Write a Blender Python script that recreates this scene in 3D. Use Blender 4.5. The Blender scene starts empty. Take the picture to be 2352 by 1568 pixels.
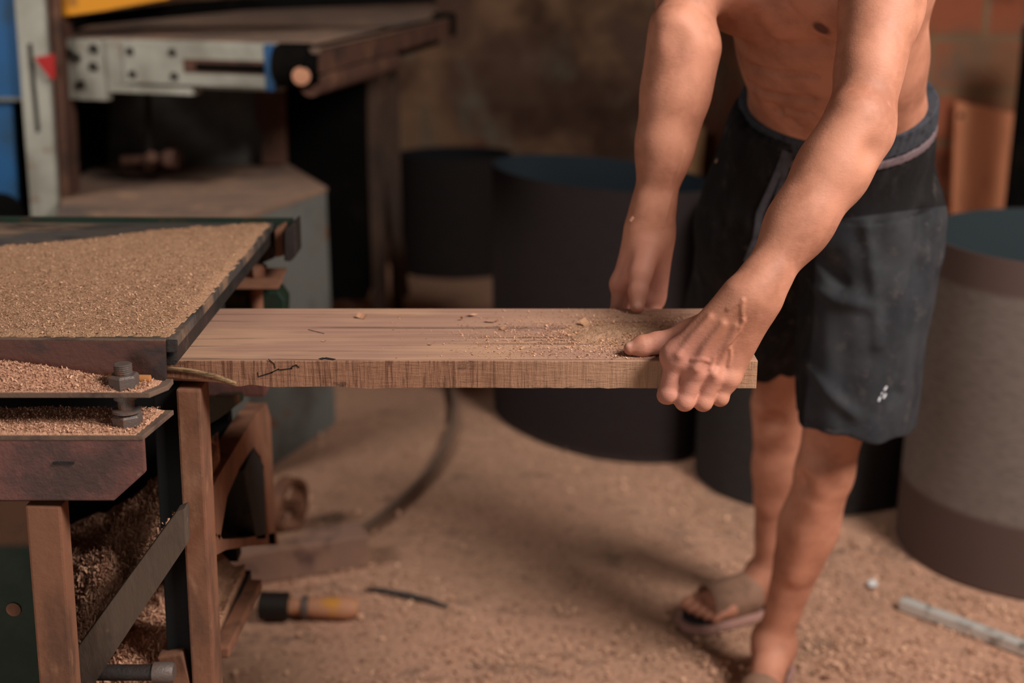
import bpy, bmesh, math, random
import numpy as np
from mathutils import Vector, Matrix, noise as mnoise

S = bpy.context.scene
COL = S.collection
rng = np.random.default_rng(7)
random.seed(7)

# ---------------------------------------------------------------- camera, light, exposure
FPX, PITCH, CAMH = 3000.0, math.radians(17.0), 1.35
cam_d = bpy.data.cameras.new('camera')
cam_d.sensor_width = 36.0
cam_d.lens = FPX / 2352.0 * 36.0
cam_d.clip_start = 0.05
cam_d.dof.use_dof = True
cam_d.dof.focus_distance = 1.56
cam_d.dof.aperture_fstop = 2.5
cam = bpy.data.objects.new('camera', cam_d)
COL.objects.link(cam)
cam.location = (0, 0, CAMH)
cam.rotation_euler = (math.pi / 2 - PITCH, 0, 0)
S.camera = cam

S.view_settings.view_transform = 'Standard'
S.view_settings.look = 'None'
S.view_settings.gamma = 1.0
S.view_settings.use_curve_mapping = False
S.view_settings.exposure = 0.0

world = bpy.data.worlds.new('world')
S.world = world
world.use_nodes = True
world.node_tree.nodes['Background'].inputs[0].default_value = (1.0, 0.90, 0.80, 1)
world.node_tree.nodes['Background'].inputs[1].default_value = 0.03


def area(name, loc, target, size, size_y, energy, color):
    d = bpy.data.lights.new(name, 'AREA')
    d.shape = 'RECTANGLE'
    d.size, d.size_y = size, size_y
    d.energy = energy
    d.color = color
    o = bpy.data.objects.new(name, d)
    COL.objects.link(o)
    o.location = loc
    o.rotation_euler = (Vector(target) - Vector(loc)).to_track_quat('-Z', 'Y').to_euler()
    return o


# daylight: through an opening in the roof to the right, and the open front; added lamps at the left brighten sander and planer
area('roof_opening_daylight', (1.85, 0.45, 2.70), (0.40, 1.9, 0.7), 0.85, 0.85, 143.0, (1.0, 0.94, 0.895))
area('left_sander_fill', (-2.7, 1.5, 2.6), (-0.85, 3.4, 0.85), 1.2, 0.9, 13.0, (1.0, 0.94, 0.89)).data.spread = math.radians(75)  # unseen lamp added to brighten the sander
area('left_planer_fill', (-1.15, -0.4, 0.68), (-0.5, 1.6, 0.62), 0.8, 1.0, 10.0, (1.0, 0.93, 0.87))  # low fill lamp added to brighten the shavings inside the planer
area('doorway_skylight', (-0.2, -2.2, 2.2), (0.0, 2.4, 0.7), 2.2, 1.4, 5.0, (1.0, 0.93, 0.87))

# ---------------------------------------------------------------- viewing geometry
CP, SP = math.cos(PITCH), math.sin(PITCH)


def ray(px, py):
    a = (px - 1176.0) / FPX
    b = (784.0 - py) / FPX
    return np.array([a, CP + b * SP, -SP + b * CP])


def A3(*v):
    return np.array(v, float)


CAMP = np.array([0, 0, CAMH])


def at_y(px, py, Y):
    d = ray(px, py)
    return CAMP + d * (Y / d[1])


def at_z(px, py, Z):
    d = ray(px, py)
    return CAMP + d * ((Z - CAMH) / d[2])


def at_x(px, py, X):
    d = ray(px, py)
    return CAMP + d * (X / d[0])


# ---------------------------------------------------------------- materials
def rgb(r, g, b):
    def f(c):
        c /= 255.0
        return c / 12.92 if c <= 0.04045 else ((c + 0.055) / 1.055) ** 2.4
    return (f(r), f(g), f(b), 1.0)


class NT:
    """small helper round a node tree"""
    def __init__(self, name):
        self.m = bpy.data.materials.new(name)
        self.m.use_nodes = True
        self.t = self.m.node_tree
        self.b = self.t.nodes['Principled BSDF']
        self.out = self.t.nodes['Material Output']

    def n(self, typ, **kw):
        nd = self.t.nodes.new(typ)
        for k, v in kw.items():
            if k.startswith('i_'):
                nd.inputs[k[2:].replace('_', ' ')].default_value = v
            else:
                setattr(nd, k, v)
        return nd

    def l(self, a, b):
        self.t.links.new(a, b)

    def coord(self, scale=(1, 1, 1), rot=(0, 0, 0), loc=(0, 0, 0)):
        tc = self.n('ShaderNodeTexCoord')
        mp = self.n('ShaderNodeMapping')
        mp.inputs['Scale'].default_value = scale
        mp.inputs['Rotation'].default_value = rot
        mp.inputs['Location'].default_value = loc
        self.l(tc.outputs['Object'], mp.inputs[0])
        return mp.outputs[0]

    def noise(self, vec, scale, detail=5, rough=.6, dist=0):
        nd = self.n('ShaderNodeTexNoise')
        nd.inputs['Scale'].default_value = scale
        nd.inputs['Detail'].default_value = detail
        nd.inputs['Roughness'].default_value = rough
        nd.inputs['Distortion'].default_value = dist
        self.l(vec, nd.inputs['Vector'])
        return nd.outputs['Fac']

    def ramp(self, fac, lo, hi):
        mr = self.n('ShaderNodeMapRange')
        mr.interpolation_type = 'SMOOTHSTEP'
        mr.inputs['From Min'].default_value = lo
        mr.inputs['From Max'].default_value = hi
        self.l(fac, mr.inputs['Value'])
        return mr.outputs[0]

    def mix(self, a, b, fac):
        mx = self.n('ShaderNodeMix', data_type='RGBA')
        for s, v in ((6, a), (7, b)):
            if isinstance(v, tuple):
                mx.inputs[s].default_value = v
            else:
                self.l(v, mx.inputs[s])
        if isinstance(fac, (int, float)):
            mx.inputs[0].default_value = fac
        else:
            self.l(fac, mx.inputs[0])
        return mx.outputs[2]

    def math(self, op, a, b=None):
        m = self.n('ShaderNodeMath', operation=op)
        for s, v in ((0, a), (1, b)):
            if v is None:
                continue
            if isinstance(v, (int, float)):
                m.inputs[s].default_value = v
            else:
                self.l(v, m.inputs[s])
        return m.outputs[0]

    def near(self, p, r0, r1):
        """1 inside r0 of the point p (object coordinates), 0 beyond r1"""
        tc = self.n('ShaderNodeTexCoord')
        d = self.n('ShaderNodeVectorMath', operation='DISTANCE')
        self.l(tc.outputs['Object'], d.inputs[0])
        d.inputs[1].default_value = tuple(p)
        return self.ramp(d.outputs['Value'], r1, r0)

    def axis(self, nrm, off, lo, hi):
        """smooth step of dot(object coordinate, nrm) - off between lo and hi"""
        tc = self.n('ShaderNodeTexCoord')
        d = self.n('ShaderNodeVectorMath', operation='DOT_PRODUCT')
        self.l(tc.outputs['Object'], d.inputs[0])
        d.inputs[1].default_value = tuple(nrm)
        return self.ramp(d.outputs['Value'], off + lo, off + hi)

    def base(self, c):
        if isinstance(c, tuple):
            self.b.inputs['Base Color'].default_value = c
        else:
            self.l(c, self.b.inputs['Base Color'])

    def bump(self, h, strength=.3, dist=.01):
        bp = self.n('ShaderNodeBump')
        bp.inputs['Strength'].default_value = strength
        bp.inputs['Distance'].default_value = dist
        self.l(h, bp.inputs['Height'])
        self.l(bp.outputs[0], self.b.inputs['Normal'])

    def done(self, rough=.7, metal=0.0, spec=.5):
        self.b.inputs['Roughness'].default_value = rough
        self.b.inputs['Metallic'].default_value = metal
        self.b.inputs['Specular IOR Level'].default_value = spec
        return self.m


def simple(name, col, rough=.7, metal=0.0, spots=(), bump=None, spec=.4, seed=0.0):
    """base colour with layers of spots: (colour, scale, lo, hi, stretch)"""
    t = NT(name)
    c = col
    for i, (c2, sc, lo, hi, st) in enumerate(spots):
        v = t.coord(st, loc=(seed + 3.1 * i, 1.7 * i, 0.3))
        c = t.mix(c, c2, t.ramp(t.noise(v, sc), lo, hi))
    t.base(c)
    if bump:
        t.bump(t.noise(t.coord(bump[2] if len(bump) > 2 else (1, 1, 1)), bump[0], 4), bump[1], .004)
    return t.done(rough, metal, spec)


# ---------------------------------------------------------------- object helpers
def new_obj(name, mesh, parent=None, mat=None, loc=(0, 0, 0)):
    o = bpy.data.objects.new(name, mesh)
    COL.objects.link(o)
    o.location = loc
    if parent is not None:
        o.parent = parent
    if mat is not None:
        mesh.materials.append(mat)
    return o


def tag(o, label=None, cat=None, group=None, kind=None):
    if label:
        o['label'] = label
    if cat:
        o['category'] = cat
    if group:
        o['group'] = group
    if kind:
        o['kind'] = kind
    return o


def thing(name, base, label, cat, group=None, kind=None):
    o = bpy.data.objects.new(name, None)
    COL.objects.link(o)
    o.empty_display_size = .1
    o.location = base
    return tag(o, label, cat, group, kind)


def origin(o):
    """world location of a thing, part or sub-part (no rotations are used in the hierarchy)"""
    p = Vector((0, 0, 0))
    while o is not None:
        p += o.location
        o = o.parent
    return np.array(p)


class MB:
    """collects shapes in world coordinates and links them as ONE mesh object"""
    def __init__(self):
        self.bm = bmesh.new()

    def raw(self, verts, faces):
        vs = [self.bm.verts.new(tuple(v)) for v in verts]
        for f in faces:
            try:
                self.bm.faces.new([vs[i] for i in f])
            except ValueError:
                pass
        return vs

    def box(self, x0, x1, y0, y1, z0, z1, bev=0.0, rot=None, piv=None):
        c = [(x, y, z) for x in (x0, x1) for y in (y0, y1) for z in (z0, z1)]
        if rot is not None:
            pv = Vector(piv) if piv is not None else Vector(((x0 + x1) / 2, (y0 + y1) / 2, (z0 + z1) / 2))
            c = [tuple(rot @ (Vector(p) - pv) + pv) for p in c]
        vs = self.raw(c, [(0, 1, 3, 2), (4, 6, 7, 5), (0, 4, 5, 1), (2, 3, 7, 6), (0, 2, 6, 4), (1, 5, 7, 3)])
        if bev > 0:
            es = list({e for v in vs for e in v.link_edges})
            bmesh.ops.bevel(self.bm, geom=es, offset=bev, segments=2, affect='EDGES', profile=.6)
        return self

    def prism(self, pts, vec, bev=0.0):
        """polygon (world points) extruded by vec"""
        n = len(pts)
        pts = [np.array(p, float) for p in pts]
        vec = np.array(vec, float)
        a = [tuple(p) for p in pts]
        b = [tuple(p + vec) for p in pts]
        fs = [tuple(range(n)), tuple(range(2 * n - 1, n - 1, -1))]
        fs += [(i, n + i, n + (i + 1) % n, (i + 1) % n) for i in range(n)]
        vs = self.raw(a + b, fs)
        if bev > 0:
            es = list({e for v in vs for e in v.link_edges})
            bmesh.ops.bevel(self.bm, geom=es, offset=bev, segments=2, affect='EDGES', profile=.6)
        return self

    def bar(self, a, b, w, t, up=(0, 0, 1), bev=0.0):
        """rectangular bar from a to b, w across (side), t along up"""
        a, b = Vector(a), Vector(b)
        d = (b - a).normalized()
        s = d.cross(Vector(up)).normalized()
        u = s.cross(d).normalized()
        q = [a + s * sx * w / 2 + u * sy * t / 2 for sx, sy in ((-1, -1), (1, -1), (1, 1), (-1, 1))]
        return self.prism(q, b - a, bev)

    def tube(self, pts, r, n=12, caps=True):
        pts = [Vector(p) for p in pts]
        rs = r if hasattr(r, '__len__') else [r] * len(pts)
        rings = []
        prev = None
        for i, p in enumerate(pts):
            d = (pts[min(i + 1, len(pts) - 1)] - pts[max(i - 1, 0)]).normalized()
            ref = prev if prev is not None else (Vector((0, 0, 1)) if abs(d.z) < .9 else Vector((1, 0, 0)))
            s = d.cross(ref)
            if s.length < 1e-6:
                s = d.cross(Vector((1, 0.3, 0)))
            s.normalize()
            u = s.cross(d).normalized()
            prev = u
            rings.append([self.bm.verts.new(p + (s * math.cos(t) + u * math.sin(t)) * rs[i])
                          for t in [2 * math.pi * k / n for k in range(n)]])
        for a, b in zip(rings[:-1], rings[1:]):
            for k in range(n):
                self.bm.faces.new((a[k], a[(k + 1) % n], b[(k + 1) % n], b[k]))
        if caps:
            self.bm.faces.new(rings[0][::-1])
            self.bm.faces.new(rings[-1])
        return self

    def lathe(self, c, axis, prof, n=24):
        """prof: list of (distance along axis, radius)"""
        c, ax = Vector(c), Vector(axis).normalized()
        s = ax.cross(Vector((0, 0, 1)) if abs(ax.z) < .9 else Vector((1, 0, 0))).normalized()
        u = s.cross(ax)
        rings = [[self.bm.verts.new(c + ax * h + (s * math.cos(2 * math.pi * k / n) + u * math.sin(2 * math.pi * k / n)) * max(r, 1e-4))
                  for k in range(n)] for h, r in prof]
        for a, b in zip(rings[:-1], rings[1:]):
            for k in range(n):
                self.bm.faces.new((a[k], a[(k + 1) % n], b[(k + 1) % n], b[k]))
        self.bm.faces.new(rings[0][::-1])
        self.bm.faces.new(rings[-1])
        return self

    def build(self, name, mat, parent=None, smooth=False, loc=None):
        bmesh.ops.recalc_face_normals(self.bm, faces=self.bm.faces)
        base = origin(parent) if parent is not None else np.array(loc if loc is not None else (0, 0, 0))
        bmesh.ops.translate(self.bm, verts=self.bm.verts, vec=Vector(-base))
        me = bpy.data.meshes.new(name)
        self.bm.to_mesh(me)
        self.bm.free()
        if smooth:
            for p in me.polygons:
                p.use_smooth = True
            if smooth is not True:
                me.set_sharp_from_angle(angle=math.radians(smooth))
        return new_obj(name, me, parent, mat, (0, 0, 0) if parent is not None else base)


def np_mesh(name, V, F, mat, parent=None, loc=None, smooth=True):
    """V (n,3) world, F (m,3|4)"""
    base = origin(parent) if parent is not None else np.array(loc if loc is not None else (0, 0, 0), float)
    me = bpy.data.meshes.new(name)
    V = np.asarray(V, np.float32) - base.astype(np.float32)
    F = np.asarray(F, np.int32)
    k = F.shape[1]
    me.vertices.add(len(V))
    me.vertices.foreach_set('co', V.ravel())
    me.loops.add(F.size)
    me.loops.foreach_set('vertex_index', F.ravel())
    me.polygons.add(len(F))
    me.polygons.foreach_set('loop_start', np.arange(0, F.size, k, dtype=np.int32))
    me.update(calc_edges=True)
    me.validate()
    me.polygons.foreach_set('use_smooth', np.full(len(me.polygons), bool(smooth)))
    return new_obj(name, me, parent, mat, (0, 0, 0) if parent is not None else base)


def fbm(x, y, seed=0, octaves=4, freq=1.0):
    """cheap value noise in numpy, about -1..1"""
    out = np.zeros_like(x, dtype=float)
    amp, tot = 1.0, 0.0
    for o in range(octaves):
        r = np.random.default_rng(seed * 131 + o)
        tab = r.uniform(-1, 1, (64, 64))
        fx, fy = x * freq + 17.3 * o, y * freq + 5.7 * o
        ix, iy = np.floor(fx).astype(int), np.floor(fy).astype(int)
        tx, ty = fx - ix, fy - iy
        tx, ty = tx * tx * (3 - 2 * tx), ty * ty * (3 - 2 * ty)
        g = lambda a, b: tab[a % 64, b % 64]
        out += amp * ((g(ix, iy) * (1 - tx) + g(ix + 1, iy) * tx) * (1 - ty) + (g(ix, iy + 1) * (1 - tx) + g(ix + 1, iy + 1) * tx) * ty)
        tot += amp
        amp *= .5
        freq *= 2.03
    return out / tot


def heap(name, xs, ys, hfun, mfun, zbase, mat, parent=None, loc=None, label=None):
    """height field h(x, y) >= zbase kept where m(x, y) > 0, with a skirt down to zbase"""
    X, Y = np.meshgrid(xs, ys, indexing='ij')
    M = mfun(X, Y)
    H = hfun(X, Y)
    B = zbase(X, Y) if callable(zbase) else np.full_like(X, zbase)
    edge = np.clip(M, 0, 1)
    Z = B + np.maximum(H - B, 0) * edge + 1e-4
    nx, ny = X.shape
    ok = (M[:-1, :-1] > 0) | (M[1:, :-1] > 0) | (M[:-1, 1:] > 0) | (M[1:, 1:] > 0)
    idx = np.arange(nx * ny).reshape(nx, ny)
    I, J = np.nonzero(ok)
    F = np.stack([idx[I, J], idx[I + 1, J], idx[I + 1, J + 1], idx[I, J + 1]], 1)
    V = np.stack([X.ravel(), Y.ravel(), Z.ravel()], 1)
    used = np.unique(F)
    mp = np.full(len(V), -1)
    mp[used] = np.arange(len(used))
    Vt = V[used]
    Ft = mp[F]
    Vb = Vt.copy()
    Vb[:, 2] = B.ravel()[used] - 1e-4
    n = len(Vt)
    E = np.concatenate([Ft[:, [0, 1]], Ft[:, [1, 2]], Ft[:, [2, 3]], Ft[:, [3, 0]]])
    key = np.sort(E, 1)
    _, inv, cnt = np.unique(key[:, 0].astype(np.int64) * n + key[:, 1], return_inverse=True, return_counts=True)
    bd = E[cnt[inv] == 1]
    side = np.stack([bd[:, 1], bd[:, 0], bd[:, 0] + n, bd[:, 1] + n], 1)
    FF = np.concatenate([Ft, Ft[:, ::-1] + n, side])
    return np_mesh(name, np.concatenate([Vt, Vb]), FF, mat, parent, loc)


def chips(name, P, size, mat, parent=None, loc=None, flat=.35, curl=1.2, aspect=.35, lift=.0):
    """P (n,3): one little curled shaving per point; size: (lo, hi) lengths"""
    n = len(P)
    L = rng.uniform(size[0], size[1], n) * rng.choice([.5, .7, 1.0, 1.0, 1.4], n)
    W = L * rng.uniform(aspect * .6, aspect * 1.4, n)
    K = rng.uniform(.2, 1.0, n) * curl
    yaw = rng.uniform(0, 2 * np.pi, n)
    tip = rng.normal(0, flat, n)
    rol = rng.normal(0, flat, n)
    t = np.linspace(-.5, .5, 4)
    loc_pts = np.zeros((n, 8, 3))
    for i, tt in enumerate(t):
        a = tt * K
        x = np.where(np.abs(K) > 1e-3, np.sin(a) / K, tt) * L
        z = (1 - np.cos(a)) / K * L
        loc_pts[:, i * 2, 0] = x
        loc_pts[:, i * 2, 2] = z
        loc_pts[:, i * 2, 1] = -W / 2
        loc_pts[:, i * 2 + 1, 0] = x
        loc_pts[:, i * 2 + 1, 2] = z
        loc_pts[:, i * 2 + 1, 1] = W / 2
    c, s = np.cos(rol)[:, None], np.sin(rol)[:, None]
    y, z = loc_pts[..., 1] * c - loc_pts[..., 2] * s, loc_pts[..., 1] * s + loc_pts[..., 2] * c
    x = loc_pts[..., 0]
    c, s = np.cos(tip)[:, None], np.sin(tip)[:, None]
    x, z = x * c + z * s, -x * s + z * c
    c, s = np.cos(yaw)[:, None], np.sin(yaw)[:, None]
    x, y = x * c - y * s, x * s + y * c
    zmin = z.min(1, keepdims=True)
    V = np.stack([x + P[:, 0:1], y + P[:, 1:2], z - zmin * (1 - lift) + P[:, 2:3]], -1).reshape(-1, 3)
    q = np.array([[0, 2, 3, 1], [2, 4, 5, 3], [4, 6, 7, 5]])
    F = (np.arange(n)[:, None, None] * 8 + q[None]).reshape(-1, 4)
    return np_mesh(name, V, F, mat, parent, loc, smooth=False)


def chip_mat(name, cols, rough=.85):
    t = NT(name)
    g = t.n('ShaderNodeNewGeometry')
    cr = t.n('ShaderNodeValToRGB')
    e = cr.color_ramp.elements
    e[0].position, e[0].color = 0.0, cols[0]
    e[1].position, e[1].color = 1.0, cols[-1]
    for i, c in enumerate(cols[1:-1]):
        k = e.new((i + 1) / (len(cols) - 1))
        k.color = c
    t.l(g.outputs['Random Per Island'], cr.inputs[0])
    t.base(cr.outputs[0])
    return t.done(rough, 0, .25)


def dust_mat(name, a, b, c, scale=140, bump=.6):
    """heaped sawdust: fine grain with darker hollows between the grains"""
    t = NT(name)
    v = t.coord()
    n1 = t.noise(v, scale, 3, .7)
    n2 = t.noise(v, scale * .12, 4, .6)
    col = t.mix(a, b, t.ramp(n1, .35, .68))
    col = t.mix(col, c, t.math('MULTIPLY', t.ramp(n2, .5, .75), .6))
    t.base(col)
    t.bump(n1, bump, .004)
    return t.done(.95, 0, .1)

# ---------------------------------------------------------------- the workshop
M_floor = None
t = NT('dusty_floor')
v = t.coord()
g1 = t.noise(v, 1.6, 5, .6)
g2 = t.noise(t.coord(loc=(3, 1, 0)), 6, 5, .65)
g3 = t.noise(v, 110, 3, .7)
c = t.mix(rgb(176, 136, 111), rgb(192, 146, 121), t.ramp(g1, .35, .65))
c = t.mix(c, rgb(146, 114, 92), t.math('MULTIPLY', t.ramp(g2, .52, .75), .5))
c = t.mix(c, rgb(104, 86, 74), t.math('MULTIPLY', t.ramp(t.noise(t.coord((1.0, 1.6, 1), loc=(9, 4, 0)), 6, 5, .7), .54, .68), .7))
c = t.mix(c, rgb(208, 168, 140), t.math('MULTIPLY', t.ramp(g3, .5, .75), .6))
c = t.mix(c, rgb(128, 96, 76), t.math('MULTIPLY', t.ramp(t.noise(t.coord(loc=(2, 7, 0)), 75, 3, .75), .52, .66), .75))
t.base(c)
t.bump(t.math('ADD', g3, t.math('MULTIPLY', g2, .6)), .8, .008)
M_floor = t.done(.95, 0, .1)

nx, ny = 150, 120
xs, ys = np.linspace(-3.2, 3.0, nx), np.linspace(.2, 6.3, ny)
X, Y = np.meshgrid(xs, ys, indexing='ij')
Z = .004 * fbm(X, Y, 3, 4, 5.0) - .004
Z = np.minimum(Z, 0)
idx = np.arange(nx * ny).reshape(nx, ny)
F = np.stack([idx[:-1, :-1], idx[1:, :-1], idx[1:, 1:], idx[:-1, 1:]], -1).reshape(-1, 4)
tag(np_mesh('floor', np.stack([X.ravel(), Y.ravel(), Z.ravel()], 1), F, M_floor), kind='structure')

t = NT('brick_plaster')
v = t.coord((1, 1, 1), rot=(math.pi / 2, 0, 0))
br = t.n('ShaderNodeTexBrick')
t.l(v, br.inputs['Vector'])
br.inputs['Scale'].default_value = 1.0
br.inputs['Brick Width'].default_value = .40
br.inputs['Row Height'].default_value = .20
br.inputs['Mortar Size'].default_value = .018
br.inputs['Mortar Smooth'].default_value = .3
br.inputs['Color1'].default_value = rgb(184, 104, 74)
br.inputs['Color2'].default_value = rgb(162, 92, 66)
br.inputs['Mortar'].default_value = rgb(150, 118, 90)
w = t.coord()
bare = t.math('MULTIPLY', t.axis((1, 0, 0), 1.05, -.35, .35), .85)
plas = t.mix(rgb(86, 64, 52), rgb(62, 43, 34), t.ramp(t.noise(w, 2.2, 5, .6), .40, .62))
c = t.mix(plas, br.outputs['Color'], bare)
c = t.mix(c, rgb(126, 96, 72), t.math('MULTIPLY', t.ramp(t.noise(t.coord(loc=(1, 0, 5)), 1.9, 5, .6), .42, .60), .8))
c = t.mix(c, rgb(98, 50, 38), t.math('MULTIPLY', t.ramp(t.noise(t.coord((2.4, 1, 1), loc=(8, 0, 3)), 1.5, 4, .6), .60, .70), .6))
c = t.mix(c, rgb(104, 96, 82), t.math('MULTIPLY', t.ramp(t.noise(t.coord((1.6, 1, 1), loc=(2.3, 0, 1.2)), 2.0, 5, .6), .50, .68), .8))
c = t.mix(c, rgb(48, 33, 25), t.math('MULTIPLY', t.ramp(t.noise(t.coord(loc=(6, 0, 2)), 2.6, 5, .6), .52, .72), .7))
t.base(c)
t.bump(t.math('ADD', t.math('MULTIPLY', br.outputs['Fac'], -.6), t.noise(w, 30, 5)), .5, .012)
M_wall = t.done(.95, 0, .1)


def wall(name, x0, x1, y0, y1, z1):
    tag(MB().box(x0, x1, y0, y1, -.05, z1).build(name, M_wall), kind='structure')


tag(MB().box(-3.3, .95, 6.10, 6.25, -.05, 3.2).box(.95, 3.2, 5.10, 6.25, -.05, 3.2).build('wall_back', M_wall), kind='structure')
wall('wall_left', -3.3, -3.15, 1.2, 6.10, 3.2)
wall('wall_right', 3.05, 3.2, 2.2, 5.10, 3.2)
M_ceil = simple('ceiling_boards', rgb(70, 56, 46), .9, 0, [(rgb(44, 34, 28), 3, .45, .7, (1, 6, 1))], (20, .3))
tag(MB().box(-3.3, 3.2, 1.6, 6.25, 3.2, 3.3).build('ceiling', M_ceil), kind='structure')

# ---------------------------------------------------------------- smooth solid modelling for the figure
def nrm(v):
    v = np.asarray(v, float)
    return v / np.linalg.norm(v)


class Cone:
    """capsule a-b with radii ra, rb; optionally flattened by s along axis f"""
    def __init__(self, a, b, ra, rb=None, f=None, s=1.0):
        self.a, self.b = np.asarray(a, np.float32), np.asarray(b, np.float32)
        self.ra, self.rb = ra, ra if rb is None else rb
        self.f = None if f is None else nrm(f).astype(np.float32)
        self.s = s

    def d(self, p):
        ba = self.b - self.a
        pa = p - self.a
        t = np.clip(pa @ ba / max(float(ba @ ba), 1e-12), 0, 1)
        q = pa - t[:, None] * ba
        if self.f is not None:
            q = q + (q @ self.f)[:, None] * self.f * (1 / self.s - 1)
            return (np.sqrt((q * q).sum(1)) - (self.ra + (self.rb - self.ra) * t)) * min(1.0, self.s * 1.15)
        return np.sqrt((q * q).sum(1)) - (self.ra + (self.rb - self.ra) * t)


class Ball:
    """ellipsoid: centre, radii along axes (rows; default world)"""
    def __init__(self, c, r, ax=None):
        self.c = np.asarray(c, np.float32)
        self.r = np.asarray([r] * 3 if np.isscalar(r) else r, np.float32)
        self.ax = None if ax is None else np.asarray(ax, np.float32)

    def d(self, p):
        q = p - self.c
        if self.ax is not None:
            q = q @ self.ax.T
        k0 = np.sqrt(((q / self.r) ** 2).sum(1))
        k1 = np.sqrt(((q / self.r ** 2) ** 2).sum(1)) + 1e-9
        return np.where(k0 < .05, -self.r.min(), k0 * (k0 - 1) / k1)


class Plane:
    """half space: solid where dot(p, n) < off"""
    def __init__(self, p, n):
        self.n = nrm(n).astype(np.float32)
        self.o = float(np.asarray(p) @ self.n)

    def d(self, p):
        return p @ self.n - self.o


class Poly:
    """round cord along a polyline, radius given per point"""
    def __init__(self, pts, r):
        self.p = np.asarray(pts, np.float32)
        self.r = np.broadcast_to(np.asarray(r, np.float32), (len(self.p),))

    def d(self, p):
        best = np.full(len(p), 10.0, np.float32)
        for j in range(len(self.p) - 1):
            ba = self.p[j + 1] - self.p[j]
            pa = p - self.p[j]
            t = np.clip(pa @ ba / max(float(ba @ ba), 1e-12), 0, 1)
            q = pa - t[:, None] * ba
            best = np.minimum(best, np.sqrt((q * q).sum(1)) - (self.r[j] + (self.r[j + 1] - self.r[j]) * t))
        return best


def frame(z, x):
    z = nrm(z)
    y = nrm(np.cross(z, x))
    return np.array([np.cross(y, z), y, z])


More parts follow.
